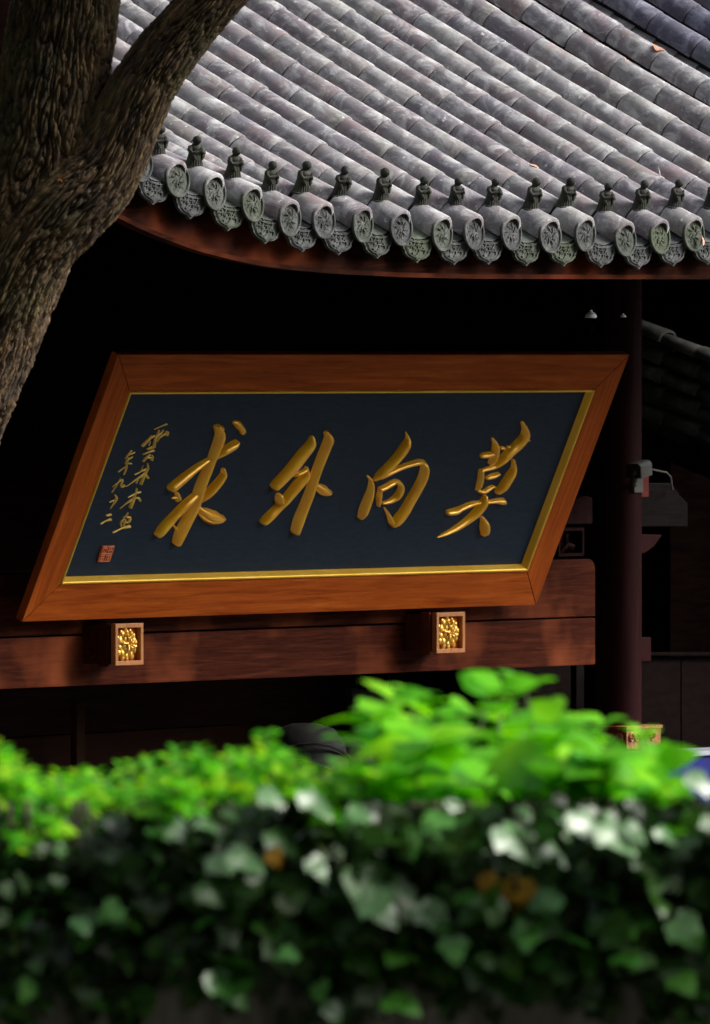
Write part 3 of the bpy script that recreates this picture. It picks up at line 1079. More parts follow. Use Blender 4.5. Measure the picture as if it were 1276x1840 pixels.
chars = [
    ('character', (270, 745), 7.09, [
        [(880, 175, 70), (905, 260, 75), (875, 370, 72), (815, 520, 62), (770, 640, 58), (700, 800, 70), (640, 960, 78), (600, 1100, 80), (540, 1250, 78), (460, 1400, 85), (390, 1540, 85), (345, 1640, 62)],
        [(845, 175, 40), (880, 170, 50), (930, 190, 50)],
        [(750, 590, 36), (600, 690, 50), (420, 830, 62), (280, 950, 66)],
        [(360, 1020, 40), (372, 1070, 45), (355, 1110, 22)], [(300, 1080, 14), (350, 1065, 30)],
        [(620, 1010, 45), (480, 1135, 60), (300, 1315, 60), (170, 1460, 68), (110, 1540, 52)],
        [(310, 1410, 10), (360, 1480, 28), (360, 1550, 34)],
        [(860, 560, 28), (950, 480, 58), (1060, 405, 64), (1115, 360, 46)],
        [(1095, 115, 38), (1140, 140, 62), (1185, 195, 58), (1190, 245, 34)],
        [(950, 710, 36), (945, 780, 48), (850, 905, 58), (740, 1030, 52), (665, 1135, 12)],
        [(650, 1195, 30), (690, 1250, 88), (780, 1310, 118), (860, 1330, 112), (930, 1330, 62)]]),
    ('character', (455, 760), 7.975, [
        [(1070, 150, 52), (1100, 230, 80), (1060, 340, 76), (970, 560, 74), (900, 750, 70), (830, 980, 75), (750, 1190, 80), (670, 1400, 90), (615, 1560, 74)],
        [(860, 215, 42), (835, 320, 80), (720, 470, 98), (560, 670, 98), (420, 820, 90), (320, 920, 80)],
        [(780, 655, 38), (770, 760, 62), (650, 900, 84), (500, 1080, 74), (380, 1210, 64), (240, 1350, 70), (160, 1430, 62)],
        [(610, 785, 12), (670, 750, 34), (770, 690, 38)],
        [(390, 1050, 62), (390, 1130, 72), (375, 1180, 44)],
        [(935, 905, 48), (1000, 960, 95), (1070, 1000, 92), (1120, 1000, 45)]]),
    ('character', (635, 770), 8.507, [
        [(830, 70, 10), (850, 170, 45), (800, 290, 78), (700, 430, 75), (560, 580, 70), (420, 720, 64), (345, 795, 34)],
        [(240, 740, 18), (290, 810, 42), (280, 950, 60), (230, 1100, 75), (170, 1260, 78), (125, 1370, 50)],
        [(450, 780, 22), (560, 700, 46), (720, 620, 52), (900, 560, 56), (1050, 530, 66), (1105, 590, 74), (1080, 740, 78), (1000, 910, 78), (890, 1100, 80), (790, 1280, 88), (700, 1400, 88), (620, 1480, 60)],
        [(500, 1225, 16), (560, 1330, 42), (600, 1440, 56)],
        [(430, 945, 52), (540, 890, 52), (650, 830, 52), (730, 855, 56), (745, 930, 54), (680, 1050, 58), (570, 1130, 46), (480, 1155, 34)],
        [(425, 960, 42), (410, 1080, 48), (405, 1190, 34)]]),
    ('character', (780, 750), 6.897, [
        [(1115, 75, 30), (1145, 160, 52), (1130, 250, 66), (1050, 350, 68), (950, 440, 62), (850, 540, 56), (760, 620, 38), (650, 660, 30), (600, 670, 24)],
        [(1180, 280, 22), (1200, 300, 20)],
        [(745, 275, 22), (775, 340, 48), (770, 430, 52), (740, 530, 50), (705, 580, 30)],
        [(610, 490, 42), (660, 480, 50), (740, 460, 46)], [(850, 395, 34), (885, 395, 30)], [(930, 380, 24), (970, 375, 24)],
        [(600, 670, 38), (590, 780, 42), (565, 870, 36), (540, 910, 18)],
        [(1000, 540, 26), (1000, 640, 42), (945, 740, 58), (870, 860, 60), (800, 935, 42)],
        [(680, 765, 32), (740, 740, 42), (815, 712, 32)],
        [(580, 925, 30), (630, 940, 32), (700, 890, 32), (755, 870, 28), (795, 890, 16)],
        [(195, 1195, 50), (260, 1180, 56), (350, 1140, 42), (470, 1090, 42), (570, 1070, 36), (700, 1060, 36), (800, 1050, 46), (870, 1055, 62)],
        [(650, 990, 34), (620, 1070, 58), (540, 1180, 58), (420, 1290, 48), (280, 1390, 40), (150, 1460, 28), (65, 1500, 10)],
        [(615, 1255, 34), (640, 1320, 66), (640, 1400, 70), (622, 1460, 36)]]),
]
for name, O, sc, strokes in chars:
    mb = MB()
    for st in strokes: stroke(mb, st, O, sc)
    c0 = px_pl(O[0] + 90, O[1] + 110, HB)
    mb.build(name, M_GOLD, plq, loc=pl(c0[0], c0[1], HB), smooth=True)
A5, S5 = (240, 750), 13.14
A6, S6 = (170, 800), 8.367
small = [
    (A5, S5, [[(505, 290, 12), (650, 225, 14), (795, 165, 22)], [(610, 310, 18), (570, 420, 26), (510, 540, 30)], [(440, 440, 18), (360, 530, 32), (215, 675, 34)],
              [(500, 440, 26), (400, 500, 24)], [(715, 300, 16), (650, 385, 22), (540, 460, 28)], [(800, 360, 48), (785, 410, 46)], [(750, 400, 22), (620, 490, 18), (575, 580, 12)],
              [(410, 575, 12), (375, 670, 14)], [(525, 530, 28), (495, 640, 34), (480, 700, 38), (335, 755, 22)],
              [(240, 878, 20), (360, 832, 24), (480, 790, 32)], [(400, 890, 20), (310, 955, 26), (235, 1040, 26)], [(350, 965, 18), (430, 960, 28), (440, 1005, 34)], [(450, 910, 26), (475, 960, 22)]]),
    (A5, S5, [[(345, 1095, 14), (345, 1190, 28), (260, 1370, 34), (180, 1570, 34)], [(235, 1145, 9), (180, 1280, 12)], [(45, 1355, 20), (160, 1300, 12), (250, 1250, 26), (365, 1215, 22)],
              [(310, 1290, 28), (180, 1400, 24), (10, 1515, 16)], [(310, 1370, 30), (350, 1430, 36)], [(75, 1560, 18), (110, 1480, 16), (160, 1400, 14)], [(0, 1525, 14), (-100, 1600, 9), (-170, 1640, 6)]]),
    (A6, S6, [[(640, 655, 13), (620, 740, 14), (585, 820, 24), (542, 935, 26)], [(515, 788, 10), (600, 742, 13), (690, 705, 18)], [(560, 825, 16), (470, 890, 10), (388, 960, 6)], [(625, 802, 11), (670, 800, 20), (692, 840, 18)]]),
    (A6, S6, [[(508, 1020, 10), (480, 1065, 12), (440, 1092, 8)], [(490, 1095, 14), (540, 1085, 18), (525, 1140, 20), (495, 1175, 12)], [(450, 1110, 12), (400, 1165, 14), (408, 1225, 14)], [(470, 1125, 12), (440, 1210, 18)], [(440, 1165, 12), (500, 1160, 12)],
              [(285, 1318, 14), (400, 1262, 12), (470, 1240, 22), (530, 1225, 26)]]),
    (A6, S6, [[(560, 85, 13), (510, 150, 12), (468, 205, 9)], [(520, 155, 8), (608, 112, 12)], [(480, 240, 11), (575, 180, 13)], [(510, 190, 11), (490, 280, 16), (480, 360, 13), (447, 445, 10)], [(470, 275, 14), (560, 282, 14)], [(468, 330, 8), (367, 403, 11)]]),
    (A6, S6, [[(400, 495, 5), (350, 590, 9), (268, 710, 8)], [(280, 630, 7), (350, 572, 7), (430, 522, 14), (402, 600, 15), (420, 635, 15), (452, 605, 16)]]),
    (A6, S6, [[(315, 755, 13), (335, 800, 20), (292, 880, 13), (242, 960, 6)], [(235, 860, 10), (300, 832, 10)]]),
    (A6, S6, [[(190, 1062, 18), (245, 1048, 22)], [(98, 1188, 14), (170, 1145, 12), (245, 1122, 24)]]),
]
for O, sc, strokes in small:
    mb = MB()
    for st in strokes: stroke(mb, st, O, sc, 1.0, .010, 3, 5, (1.0, .6), 1.0)
    c0 = px_pl(O[0] + strokes[0][0][0] / sc, O[1] + strokes[0][0][1] / sc, HB)
    mb.build('small_character', M_GOLD2, plq, loc=pl(c0[0], c0[1], HB), smooth=True)
# seal
mb = MB()
q = [(110, 1510), (292, 1503), (212, 1748), (30, 1748)]
ab = [px_pl(A6[0] + a / S6 - 1, A6[1] + b / S6 - .5, HB) for a, b in q]
mb.prism([pl(a, b, HB - .002) for a, b in ab], PN * .008)
seal = mb.build('seal', M_SEALR, plq, loc=pl(ab[0][0], ab[0][1], HB))


def sq(u, v_):
    a = ab[0][0] * (1 - u) * (1 - v_) + ab[1][0] * u * (1 - v_) + ab[2][0] * u * v_ + ab[3][0] * (1 - u) * v_
    b = ab[0][1] * (1 - u) * (1 - v_) + ab[1][1] * u * (1 - v_) + ab[2][1] * u * v_ + ab[3][1] * (1 - u) * v_
    return pl(a, b, HB + .007)


mb = MB()
segs = [(0.04, .04, .96, .04), (.96, .04, .96, .96), (.96, .96, .04, .96), (.04, .96, .04, .04), (.04, .5, .96, .5),
        (.12, .14, .12, .42), (.12, .14, .42, .14), (.27, .14, .27, .42), (.42, .14, .42, .42), (.12, .42, .42, .42),
        (.55, .13, .9, .13), (.55, .27, .9, .27), (.72, .13, .72, .44), (.58, .27, .58, .44), (.87, .27, .87, .44),
        (.12, .6, .42, .6), (.12, .74, .42, .74), (.12, .88, .42, .88), (.2, .6, .2, .88), (.36, .74, .36, .88),
        (.56, .6, .9, .6), (.56, .6, .56, .9), (.9, .6, .9, .9), (.66, .7, .82, .7), (.66, .82, .82, .82), (.73, .6, .73, .9)]
for a, b, c_, d in segs:
    mb.tube([sq(a, b), sq(c_, d)], .0028, 5)
mb.build('seal_script', M_SEALL, seal)

# ================================================================== brackets carrying the plaque
def ornament(mb, c, w_, h_):
    rnd = random.Random(5)
    for rr, n_, s_ in ((0, 1, .012), (.38, 6, .0145), (.72, 10, .0135), (.9, 12, .011)):
        for j in range(n_):
            a = 2 * pi * j / n_ + rr * 3
            p_ = c + V((cos(a) * w_ * rr * .88, -.006 + rr * .006, sin(a) * h_ * rr * .96))
            mb.ball(p_, s_ * rnd.uniform(.8, 1.25), 7, 5, (1, .7, 1.15))
    for j in range(14):
        a = rnd.uniform(0, 2 * pi); rr = rnd.uniform(.2, .8)
        p_ = c + V((cos(a) * w_ * rr * .7, -.014, sin(a) * h_ * rr * .8))
        d_ = V((cos(a), -.2, sin(a))) * .014
        mb.tube([p_ - d_, p_ + V((0, -.006, 0)), p_ + d_], [.002, .0055, .001], 5)


Y_BR = YBOT - .045
for bx0, by0, bx1, by1, lab in ((208, 1121, 258, 1196, 'left of the two gilt flower brackets carrying the plaque'), (785, 1101, 836, 1174, 'right of the two gilt flower brackets carrying the plaque, near the beam end')):
    a_ = at_Y(bx0, by0, Y_BR); b_ = at_Y(bx1, by1, Y_BR)
    x0, x1, z1, z0 = a_.x, b_.x, a_.z, b_.z
    z0 = at_Y(bx0, by1, Y_BR).z
    cxx = (x0 + x1) / 2
    e = empty('plaque_bracket', (cxx, Y_BR, z0))
    tag(e, lab, 'bracket', 'gilt brackets under the plaque')
    fr = .016
    ft = .022
    for nm, bb in (('frame_strip', (x0, x1, z1 - fr, z1)), ('frame_strip', (x0, x1, z0, z0 + fr)), ('frame_strip', (x0, x0 + fr, z0 + fr, z1 - fr)), ('frame_strip', (x1 - fr, x1, z0 + fr, z1 - fr))):
        mb = MB(); mb.box(bb[0], bb[1], Y_BR, Y_BR + ft, bb[2], bb[3])
        mb.build(nm, M_TAN, e, loc=(bb[0], Y_BR, bb[2]), bevel=.002)
    mb = MB(); mb.box(x0 + fr, x1 - fr, Y_BR + .022, Y_BR + .03, z0 + fr, z1 - fr)
    mb.build('back_panel', M_RED, e, loc=(cxx, Y_BR + .02, z0))
    mb = MB(); ornament(mb, V((cxx, Y_BR + .018, (z0 + z1) / 2)), (x1 - x0) / 2 - .014, (z1 - z0) / 2 - .014)
    mb.build('flower_ornament', M_GOLD3, e, loc=(cxx, Y_BR + .02, (z0 + z1) / 2), smooth=True)
    mb = MB(); mb.box(x0 + .004, x1 - .004, Y_BR + ft + .001, Y_BEAM - .001, z0 + .004, z1 - .008)
    mb.box(x0 - .008, x0 + .003, Y_BR + ft + .008, Y_BR + ft + .05, z0 - .004, z1 + .001)
    mb.build('arm', M_BEAM, e, loc=(cxx, Y_BEAM, z0), bevel=.003)

# ================================================================== security camera on the column
pc = at_Y(1145, 845, Y_BEAM - .10)
e = empty('security_camera', pc)
tag(e, 'grey security camera with black front bolted to the column, cable behind', 'security camera')
k = NT('camera_grey').set(Base_Color=(.065, .065, .06), Roughness=.6, Specular_IOR_Level=.2)
M_CG = k.m
M_BLK = NT('camera_black').set(Base_Color=(.008, .008, .009), Roughness=.25).m
# body axis points to the lower left of the view: local Y back
ax = V((.93, .25, .10)).normalized()
sidev = ax.cross(V((0, 0, 1))).normalized(); upv = sidev.cross(ax)
RM = Matrix((sidev, ax, upv)).transposed().to_4x4()
Mx = Matrix.Translation(pc) @ RM


def rr_prism(mb, w2, z0_, z1_, y0_, y1_, r_):
    pts = [V((-w2, y0_, z0_)), V((w2, y0_, z0_))]
    for q in range(6):
        t = pi / 2 * q / 5
        pts.append(V((w2 - r_ + r_ * cos(t), y0_, z1_ - r_ + r_ * sin(t))))
    for q in range(6):
        t = pi / 2 + pi / 2 * q / 5
        pts.append(V((-w2 + r_ + r_ * cos(t), y0_, z1_ - r_ + r_ * sin(t))))
    mb.prism([Mx @ p_ for p_ in pts], Mx.to_3x3() @ V((0, y1_ - y0_, 0)))


mb = MB(); rr_prism(mb, .033, -.028, .032, -.045, .085, .02)
mb.build('housing', M_CG, e, loc=pc, auto=.6)
mb = MB(); rr_prism(mb, .031, -.026, .030, -.052, -.0455, .012)
mb.lathe([(.016, 0), (.018, .004), (.010, .006)], 16, M=Mx @ Matrix.Translation(V((0, -.053, .002))) @ Matrix.Rotation(radians(90), 4, 'X'))
mb.build('front_glass', M_BLK, e, loc=pc, auto=.6)
mb = MB(); mb.tube([pc + V((.02, .02, -.03)), pc + V((.02, .03, -.055)), V((cc.x, cc.y - crad + .01, pc.z - .06))], .009, 8)
mb.box(cc.x - .03, cc.x + .03, cc.y - crad - .006, cc.y - crad + .012, pc.z - .09, pc.z - .03)
mb.build('mount', M_CG, e, loc=pc, auto=.6)
mb = MB()
q0 = pc + ax * .08
mb.tube([q0, at_Y(1188, 847, Y_BEAM - .05), at_Y(1198, 849, Y_BEAM), at_Y(1205, 857, Y_BEAM + .05), at_Y(1208, 880, Y_BEAM + .28)], .004, 6)
mb.build('cable', M_CG, e, loc=pc, smooth=True)

# ================================================================== side building, low roof behind the column
sb = empty('side_building', at_Y(1330, 1500, Y_BEAM + 2.0))
sb.location.z = Z_YARD
tag(sb, 'low side building with dark broken roof tiles behind the column', 'building')
k = NT('dim_old_tile'); v = k.mapping()
n1 = k.noise(v, 12, 6, .6)
k.set(Base_Color=k.ramp(n1, [(.3, (.022, .023, .020)), (.6, (.06, .06, .055)), (.75, (.11, .11, .10))]), Roughness=.95, Specular_IOR_Level=.1)
k.bump(k.noise(v, 35, 4), .5, .006)
M_OLD = k.m
YS = Y_BEAM + 1.3
sloped = V((0, -cos(radians(19)), -sin(radians(19))))
sroof = MB()
q = [at_Y(1120, 640, YS), at_Y(1120, 800, YS)]
# deck: a slab sloping with the rows
cA = at_Y(1200, 640, YS); cB = at_Y(1200, 770, YS)
dirb = V((1, 0, 0))
pts_row = []
for yc in (612, 646, 680, 714, 757):
    pts_row.append(at_Y(1200, yc, YS))
deckv = []
Pq = at_Y(1200, 775, YS)
xa, xb = Pq.x - .05, Pq.x + 3.5
# each course sits at its own X so it steps away to the right
for i_, p in enumerate(pts_row):
    pass
sr = MB()
A0 = pts_row[-1] + V((-.02, 0, -.05)); B0 = pts_row[0] + V((0, 0, -.05))
sr.prism([A0 - sloped * .2, A0 + sloped * 1.2, B0 + sloped * 1.2, B0 - sloped * .2], V((0, 0, -.04)))
sr_o = sr.build('roof', M_OLD, sb, loc=pts_row[-1])
stile = shell(.050, .058, .2, 10).mesh('cover_tile', M_OLD, auto=.9)
swp = parent_world(sr_o)
rs = random.Random(4)
for i_, p in enumerate(pts_row):
    for j in range(-3, 6):
        t = j * .19
        c_ = p + sloped * t + V((0, 0, rs.uniform(-.008, .008)))
        if to_px(c_)[0] < 1120: continue
        sc_ = Matrix.Diagonal((rs.uniform(.9, 1.15), 1, rs.uniform(.6, .9), 1))
        link('cover_tile', stile, sr_o, mw=Matrix.Translation(c_ - swp) @ orient(-sloped, rs.uniform(-.1, .1), rs.uniform(-.05, .05)) @ sc_)
mb = MB()
P = at_Y(1200, 790, YS - .1)
mb.prism([P - sloped * .5, P + sloped * 1.3, P + sloped * 1.3 - V((0, 0, .09)), P - sloped * .5 - V((0, 0, .09))], V((.04, 0, 0)))
mb.build('barge_board', M_DARKW, sb)
mb = MB()
mb.box(P.x + .9, P.x + 5, YS + .5, YS + .7, Z_YARD, P.z - .1)
mb.build('wall', M_DARKW, sb)

# pale bit of a neighbouring eave end at the right edge
p = at_Y(1290, 503, Y_EAVE + .05)
mb = MB()
mb.lathe([(.003, -.045), (.012, -.03), (.018, 0), (.014, .03), (.004, .045)], 12, 1, .6, M=Matrix.Translation(p) @ Matrix.Rotation(radians(90), 4, 'Y'))
mb.v = [v_ for v_ in mb.v]
o = mb.build('eave_clip', NT('pale_stone').set(Base_Color=(.35, .38, .37), Roughness=.7).m, hall, loc=p, smooth=True)

# blue notice board with pale top edge at the right, behind the hedge
Yp = Y_BEAM - .3
e = empty('notice_board', at_Y(1290, 1400, Yp))
e.location.z = Z_HALL
tag(e, 'deep blue board with a pale grey top edge at the right behind the hedge', 'board')
L0 = at_Y(1178, 1362, Yp)
mb = MB(); mb.box(L0.x, L0.x + 1.8, Yp, Yp + .05, Z_HALL + .3, L0.z - .002)
mb.build('panel', NT('board_blue').set(Base_Color=(.010, .014, .13), Roughness=.6, Specular_IOR_Level=.15).m, e, loc=(L0.x, Yp, L0.z))
mb = MB(); mb.box(L0.x - .01, L0.x + 1.82, Yp - .014, Yp + .20, L0.z, L0.z + .018)
mb.build('top_rail', NT('board_rail').set(Base_Color=(.28, .30, .36), Roughness=.5).m, e, loc=(L0.x, Yp, L0.z), bevel=.003)
for x_ in (.1, 1.65):
    mb = MB(); mb.box(L0.x + x_, L0.x + x_ + .05, Yp + .055, Yp + .10, Z_HALL, L0.z - .003)
    mb.build('leg', M_DIM, e, loc=(L0.x + x_, Yp, Z_HALL))

# ================================================================== fallen things on the roof
def curled_leaf(px, py, i, d, size, mat, ang, label, name='fallen_leaf', cat='leaf', lift=.0, group=None):
    p = roof_pt(i, d, R + lift) if i is not None else at_depth(px, py, 38)
    mb = MB()
    N = 8
    for j in range(N + 1):
        u = j / N
        wd = size * .28 * sin(pi * min(1, u * 1.05 + .02)) ** .8 + .0008
        for s_ in (-1, 0, 1):
            mb.v.append(V((s_ * wd, (u - .5) * size, abs(s_) * wd * .35 + .02 * size * sin(u * 5) + .1 * size * (u - .5) ** 2)))
    mb.f += [(j * 3 + s_, j * 3 + s_ + 1, j * 3 + 4 + s_, j * 3 + 3 + s_) for j in range(N) for s_ in (0, 1)]
    me = mb.mesh(name, mat, smooth=True)
    o = link(name, me)
    dr = roof_dir(i, d)
    o.matrix_world = Matrix.Translation(p) @ orient(dr) @ Matrix.Rotation(ang, 4, 'Z')
    tag(o, label, cat, group)
    return o


def leafm(name, c1, c2):
    k = NT(name); v = k.mapping()
    k.set(Base_Color=k.ramp(k.noise(v, 60, 4), [(.3, c1), (.7, c2)]), Roughness=.6)
    return k.m


def find_row(px, py):
    """row and distance up the slope that shows at a photo pixel (tile crest)"""
    best = (1e9, 0, 0)
    for i in act:
        for q in range(0, int(lims[i] / .02)):
            d = q * .02
            x_, y_ = to_px(roof_pt(i, d, R))
            e_ = (x_ - px) ** 2 + (y_ - py) ** 2
            if e_ < best[0]: best = (e_, i, d)
    return best[1], best[2]


M_OR = leafm('orange_leaf', (.38, .10, .03), (.55, .20, .06))
M_PK = leafm('pinkish_leaf', (.45, .22, .16), (.60, .36, .26))
M_WH = leafm('white_petal', (.65, .66, .68), (.82, .82, .84))
for px, py, size, mat, ang, lab in (
        (1176, 100, .085, M_OR, -1.2, 'largest fallen leaf on the roof, orange, lying near the top right corner'),
        (963, 290, .045, M_PK, .4, 'pale pinkish fallen leaf on a tile in the middle of the roof, above the figurines'),
        (897, 86, .035, M_WH, .9, 'small white fleck on a tile near the top centre of the roof'),
        (1098, 68, .035, M_WH, -1.1, 'white fleck on the tile row beside the orange leaf, up to its left'),
        (1218, 137, .040, M_WH, -1.0, 'white fleck on the tile row down to the right of the orange leaf'),
        (1118, 128, .035, M_PK, -1.0, 'small pink scrap in the tile joint below the orange leaf'),
        (431, 108, .035, M_PK, .3, 'brown pink scrap on the tiles just right of the tree branch')):
    i, d = find_row(px, py)
    curled_leaf(0, 0, i, d, size, mat, ang, lab, lift=.003)
# leaf hanging at the last disc
i, d = find_row(1243, 385)
o = curled_leaf(0, 0, i, d, .04, M_PK, 0, 'pinkish leaf caught beside the rightmost round tile end')
o.location = at_Y(1262, 432, Y_EAVE - .03)
o.rotation_euler = (radians(80), radians(12), .3)
# reddish leaf scrap stuck in the trunk bark
mb = MB(); pt_ = at_depth(109, 321, 33.0 - .225)
for j in range(5):
    a = j * 1.26
    t = (RGT * cos(a) + V((0, 0, 1)) * sin(a)) * .011
    b = len(mb.v)
    mb.v += [pt_, pt_ + t * .6 + RGT * .003 - FWD * .004, pt_ + t - FWD * .008, pt_ + t * .6 - RGT * .003]
    mb.f.append((b, b + 1, b + 2, b + 3))
o = mb.build('bark_leaf', M_OR, None, loc=pt_)
tag(o, 'tiny red brown leaf scrap stuck on the bark of the leaning trunk', 'leaf')
# white feather beside the second last figurine
i, d = find_row(1198, 310)
mb = MB()
pf = roof_pt(i, d, R)
mb.tube([pf + V((0, 0, .0)), pf + V((-.006, .0, .02)), pf + V((-.012, .002, .042))], [.0012, .0022, .0006], 6)
o = mb.build('feather', M_WH, None, loc=pf)
tag(o, 'thin white feather standing on a tile beside the second last figurine', 'feather')

# dry litter gathered in the valleys near the upper right
rb = random.Random(31)
mb = MB()
for _ in range(800):
    a = rb.randrange(6, 24) if rb.random() < .4 else rb.choice([23, 24, 24, 25, 25, 25, 26, 26, 26, 27, 27])
    if a + 1 >= len(rows): continue
    dd = rb.uniform(.3, max(.5, lims[a] - .4))
    p = roof_pt(a, dd).lerp(roof_pt(a + 1, dd), rb.uniform(.36, .62)) + V((0, 0, -.028 + rb.uniform(0, .012)))
    s_ = rb.uniform(.006, .022)
    t = V((rb.gauss(0, 1), rb.gauss(0, 1), rb.gauss(0, .35))).normalized() * s_
    u_ = t.cross(V((rb.gauss(0, .4), rb.gauss(0, .4), 1))).normalized() * s_ * rb.uniform(.12, .5)
    b = len(mb.v)
    mb.v += [p - t, p + u_, p + t + V((0, 0, .3 * s_)), p - u_]
    mb.f.append((b, b + 1, b + 2, b + 3))
k = NT('dry_litter'); v = k.mapping()
geo = k.n('ShaderNodeNewGeometry')
k.set(Base_Color=k.ramp(geo.outputs['Random Per Island'], [(0, (.04, .025, .015)), (.5, (.14, .09, .05)), (.8, (.30, .20, .12)), (1, (.5, .45, .4))]), Roughness=.9)
tag(mb.build('leaf_litter', k.m, None), 'dry leaf litter and twigs in the valleys between tile rows at the upper right', 'litter', kind='stuff')

# ================================================================== TREE in front of the roof
k = NT('bark'); v = k.mapping((1, 1, 1), rand=False)
att = k.n('ShaderNodeAttribute', attribute_name='along')
mp = k.n('ShaderNodeMapping'); mp.inputs['Scale'].default_value = (1, 1, 1)
k.L(att.outputs['Vector'], mp.inputs[0])
n1 = k.noise(mp.outputs[0], 2.0, 6, .65, .4)
n2 = k.noise(v, 45, 5, .65)
n3 = k.noise(v, 4.5, 3)
col = k.ramp(n1, [(.36, (.015, .008, .003)), (.5, (.055, .031, .012)), (.66, (.165, .102, .042))])
col = k.mix(k.ramp(n3, [(.48, 0), (.66, .45)]), col, (.060, .058, .018))
col = k.mix(k.ramp(n2, [(.58, 0), (.72, .5)]), col, (.22, .17, .10))
k.set(Base_Color=col, Roughness=.9)
b1 = k.bump(n1, .6, .012); k.bump(n2, .6, .006, b1)
M_BARK = k.m
tree = empty('tree', at_depth(-330, 3100, 33))
tree.location.z = Z_YARD
tag(tree, 'old forked tree with deeply furrowed brown bark, leaning at the left edge', 'tree')


def bark_tube(name, pts, depth, parent, seg=150, step=.018, amp=.020, seed=0, cell=.036):
    """pts: (photo x, y, half width) at the tree's distance"""
    W3 = [(at_depth(a, b, depth(b) if callable(depth) else depth), h * ((depth(b) if callable(depth) else depth) / FPX)) for a, b, h in pts]
    Q = crom([(p.x, p.y, p.z, h) for p, h in W3], 8)
    # resample
    out = [Q[0]]; acc = 0
    for a, b in zip(Q[:-1], Q[1:]):
        A = V(a[:3]); B = V(b[:3]); L_ = (B - A).length
        nn = max(1, int(L_ / step))
        for j in range(1, nn + 1):
            t = j / nn
            out.append(tuple(a[c_] * (1 - t) + b[c_] * t for c_ in range(4)))
    n = len(out)
    vs = []; al = []
    s = 0
    prev = None
    for i in range(n):
        P = V(out[i][:3]); r = out[i][3]
        t = (V(out[min(i + 2, n - 1)][:3]) - V(out[max(i - 2, 0)][:3])).normalized()
        if i: s += (P - V(out[i - 1][:3])).length
        a = FWD.cross(t).normalized() if prev is None else (prev - t * prev.dot(t)).normalized()
        prev = a
        c_ = t.cross(a)
        rref = .22
        for j in range(seg):
            an = 2 * pi * j / seg
            dx, dy = cos(an), sin(an)
            # long wavy furrows: zero lines of a noise stretched along the trunk, linked by a second finer set
            R_ = V((dx * rref, dy * rref, s + seed))
            wv = noise.noise_vector(V((R_.x * 9, R_.y * 9, R_.z * 6)))
            q = V((R_.x / cell + wv.x * .55, R_.y / cell + wv.y * .55, R_.z / (cell * 4.5) + wv.z * .35))
            n_1 = noise.noise(q)
            n_2 = noise.noise(V((q.x * 1.55 + 9, q.y * 1.55, q.z * 2.0)))
            n_3 = noise.noise(V((q.x * .9, q.y * .9 + 5, q.z * 4.2)))
            f1 = math.exp(-(n_1 / .085) ** 2)
            f2 = math.exp(-(n_2 / .075) ** 2) * .6
            f3 = math.exp(-(n_3 / .05) ** 2) * .3
            fine = noise.noise(V((R_.x * 130, R_.y * 130, R_.z * 45))) * .6 + noise.noise(V((R_.x * 260, R_.y * 260, R_.z * 110))) * .5
            big = noise.noise(V((dx * 1.2, dy * 1.2, s * 1.4 + seed * 3)))
            h = -amp * max(f1, f2, f3) + amp * .28 * fine + .018 * big + amp * .35 * abs(n_1)
            vs.append(P + (a * dx + c_ * dy) * (r + h))
            al.append((dx * rref * 12, dy * rref * 12, s * 3.2 + seed))
    fs = [(i * seg + j, i * seg + (j + 1) % seg, (i + 1) * seg + (j + 1) % seg, (i + 1) * seg + j) for i in range(n - 1) for j in range(seg)]
    off = parent_world(parent)
    me = mesh_of(name, [v_ - off for v_ in vs], fs, M_BARK, True)
    at = me.attributes.new('along', 'FLOAT_VECTOR', 'POINT')
    at.data.foreach_set('vector', [c2 for v3 in al for c2 in v3])
    return link(name, me, parent)


TD = 33.0
bark_tube('trunk', [(260, -900, 40), (190, -600, 62), (145, -380, 78), (125, -180, 88), (118, -60, 92), (115, 0, 94), (100, 100, 96), (86, 200, 104), (72, 300, 112), (22, 430, 116), (-32, 550, 120), (-94, 700, 120), (-156, 860, 122)], TD, tree, 520, .007, .028, cell=.028)
bark_tube('trunk', [(-144, 830, 120), (-205, 1050, 125), (-250, 1400, 135), (-310, 2100, 160), (-330, 2900, 190), (-335, 3120, 240)], TD, tree, 60, .05)
bark_tube('limb', [(640, -620, 26), (625, -420, 34), (565, -225, 44), (490, -120, 48), (425, -45, 51), (380, 3, 52), (327, 60, 53), (286, 112, 54), (251, 167, 57), (226, 220, 60), (202, 272, 66), (165, 325, 76), (112, 375, 84), (48, 450, 80), (-4, 550, 78), (-52, 660, 76), (-110, 800, 74)], TD - .09, tree, 380, .007, .021, seed=5, cell=.025)


# ================================================================== LEAVES
def leaf_material(name, stops, gloss=.35, transl=.35, tcol=None, spec=.5):
    k = NT(name)
    oi = k.n('ShaderNodeObjectInfo')
    geo = k.n('ShaderNodeNewGeometry')
    r_ = k.n('ShaderNodeMath', operation='ADD')
    k.L(oi.outputs['Random'], r_.inputs[0]); k.L(geo.outputs['Random Per Island'], r_.inputs[1])
    fr = k.n('ShaderNodeMath', operation='FRACT'); k.L(r_.outputs[0], fr.inputs[0])
    col = k.ramp(fr.outputs[0], stops)
    n1 = k.noise(k.mapping(), 30, 3)
    col = k.mix(k.ramp(n1, [(.4, 0), (.7, .35)]), col, k.mix(.5, col, (.15, .18, .02)))
    k.set(Base_Color=col, Roughness=gloss, Specular_IOR_Level=spec)
    tr = k.n('ShaderNodeBsdfTranslucent')
    if tcol:
        tr.inputs[0].default_value = (*tcol, 1)
    else:
        k.L(col, tr.inputs[0])
    mx = k.n('ShaderNodeMixShader'); mx.inputs[0].default_value = transl
    k.L(k.b.outputs[0], mx.inputs[1]); k.L(tr.outputs[0], mx.inputs[2]); k.L(mx.outputs[0], k.out.inputs[0])
    return k.m


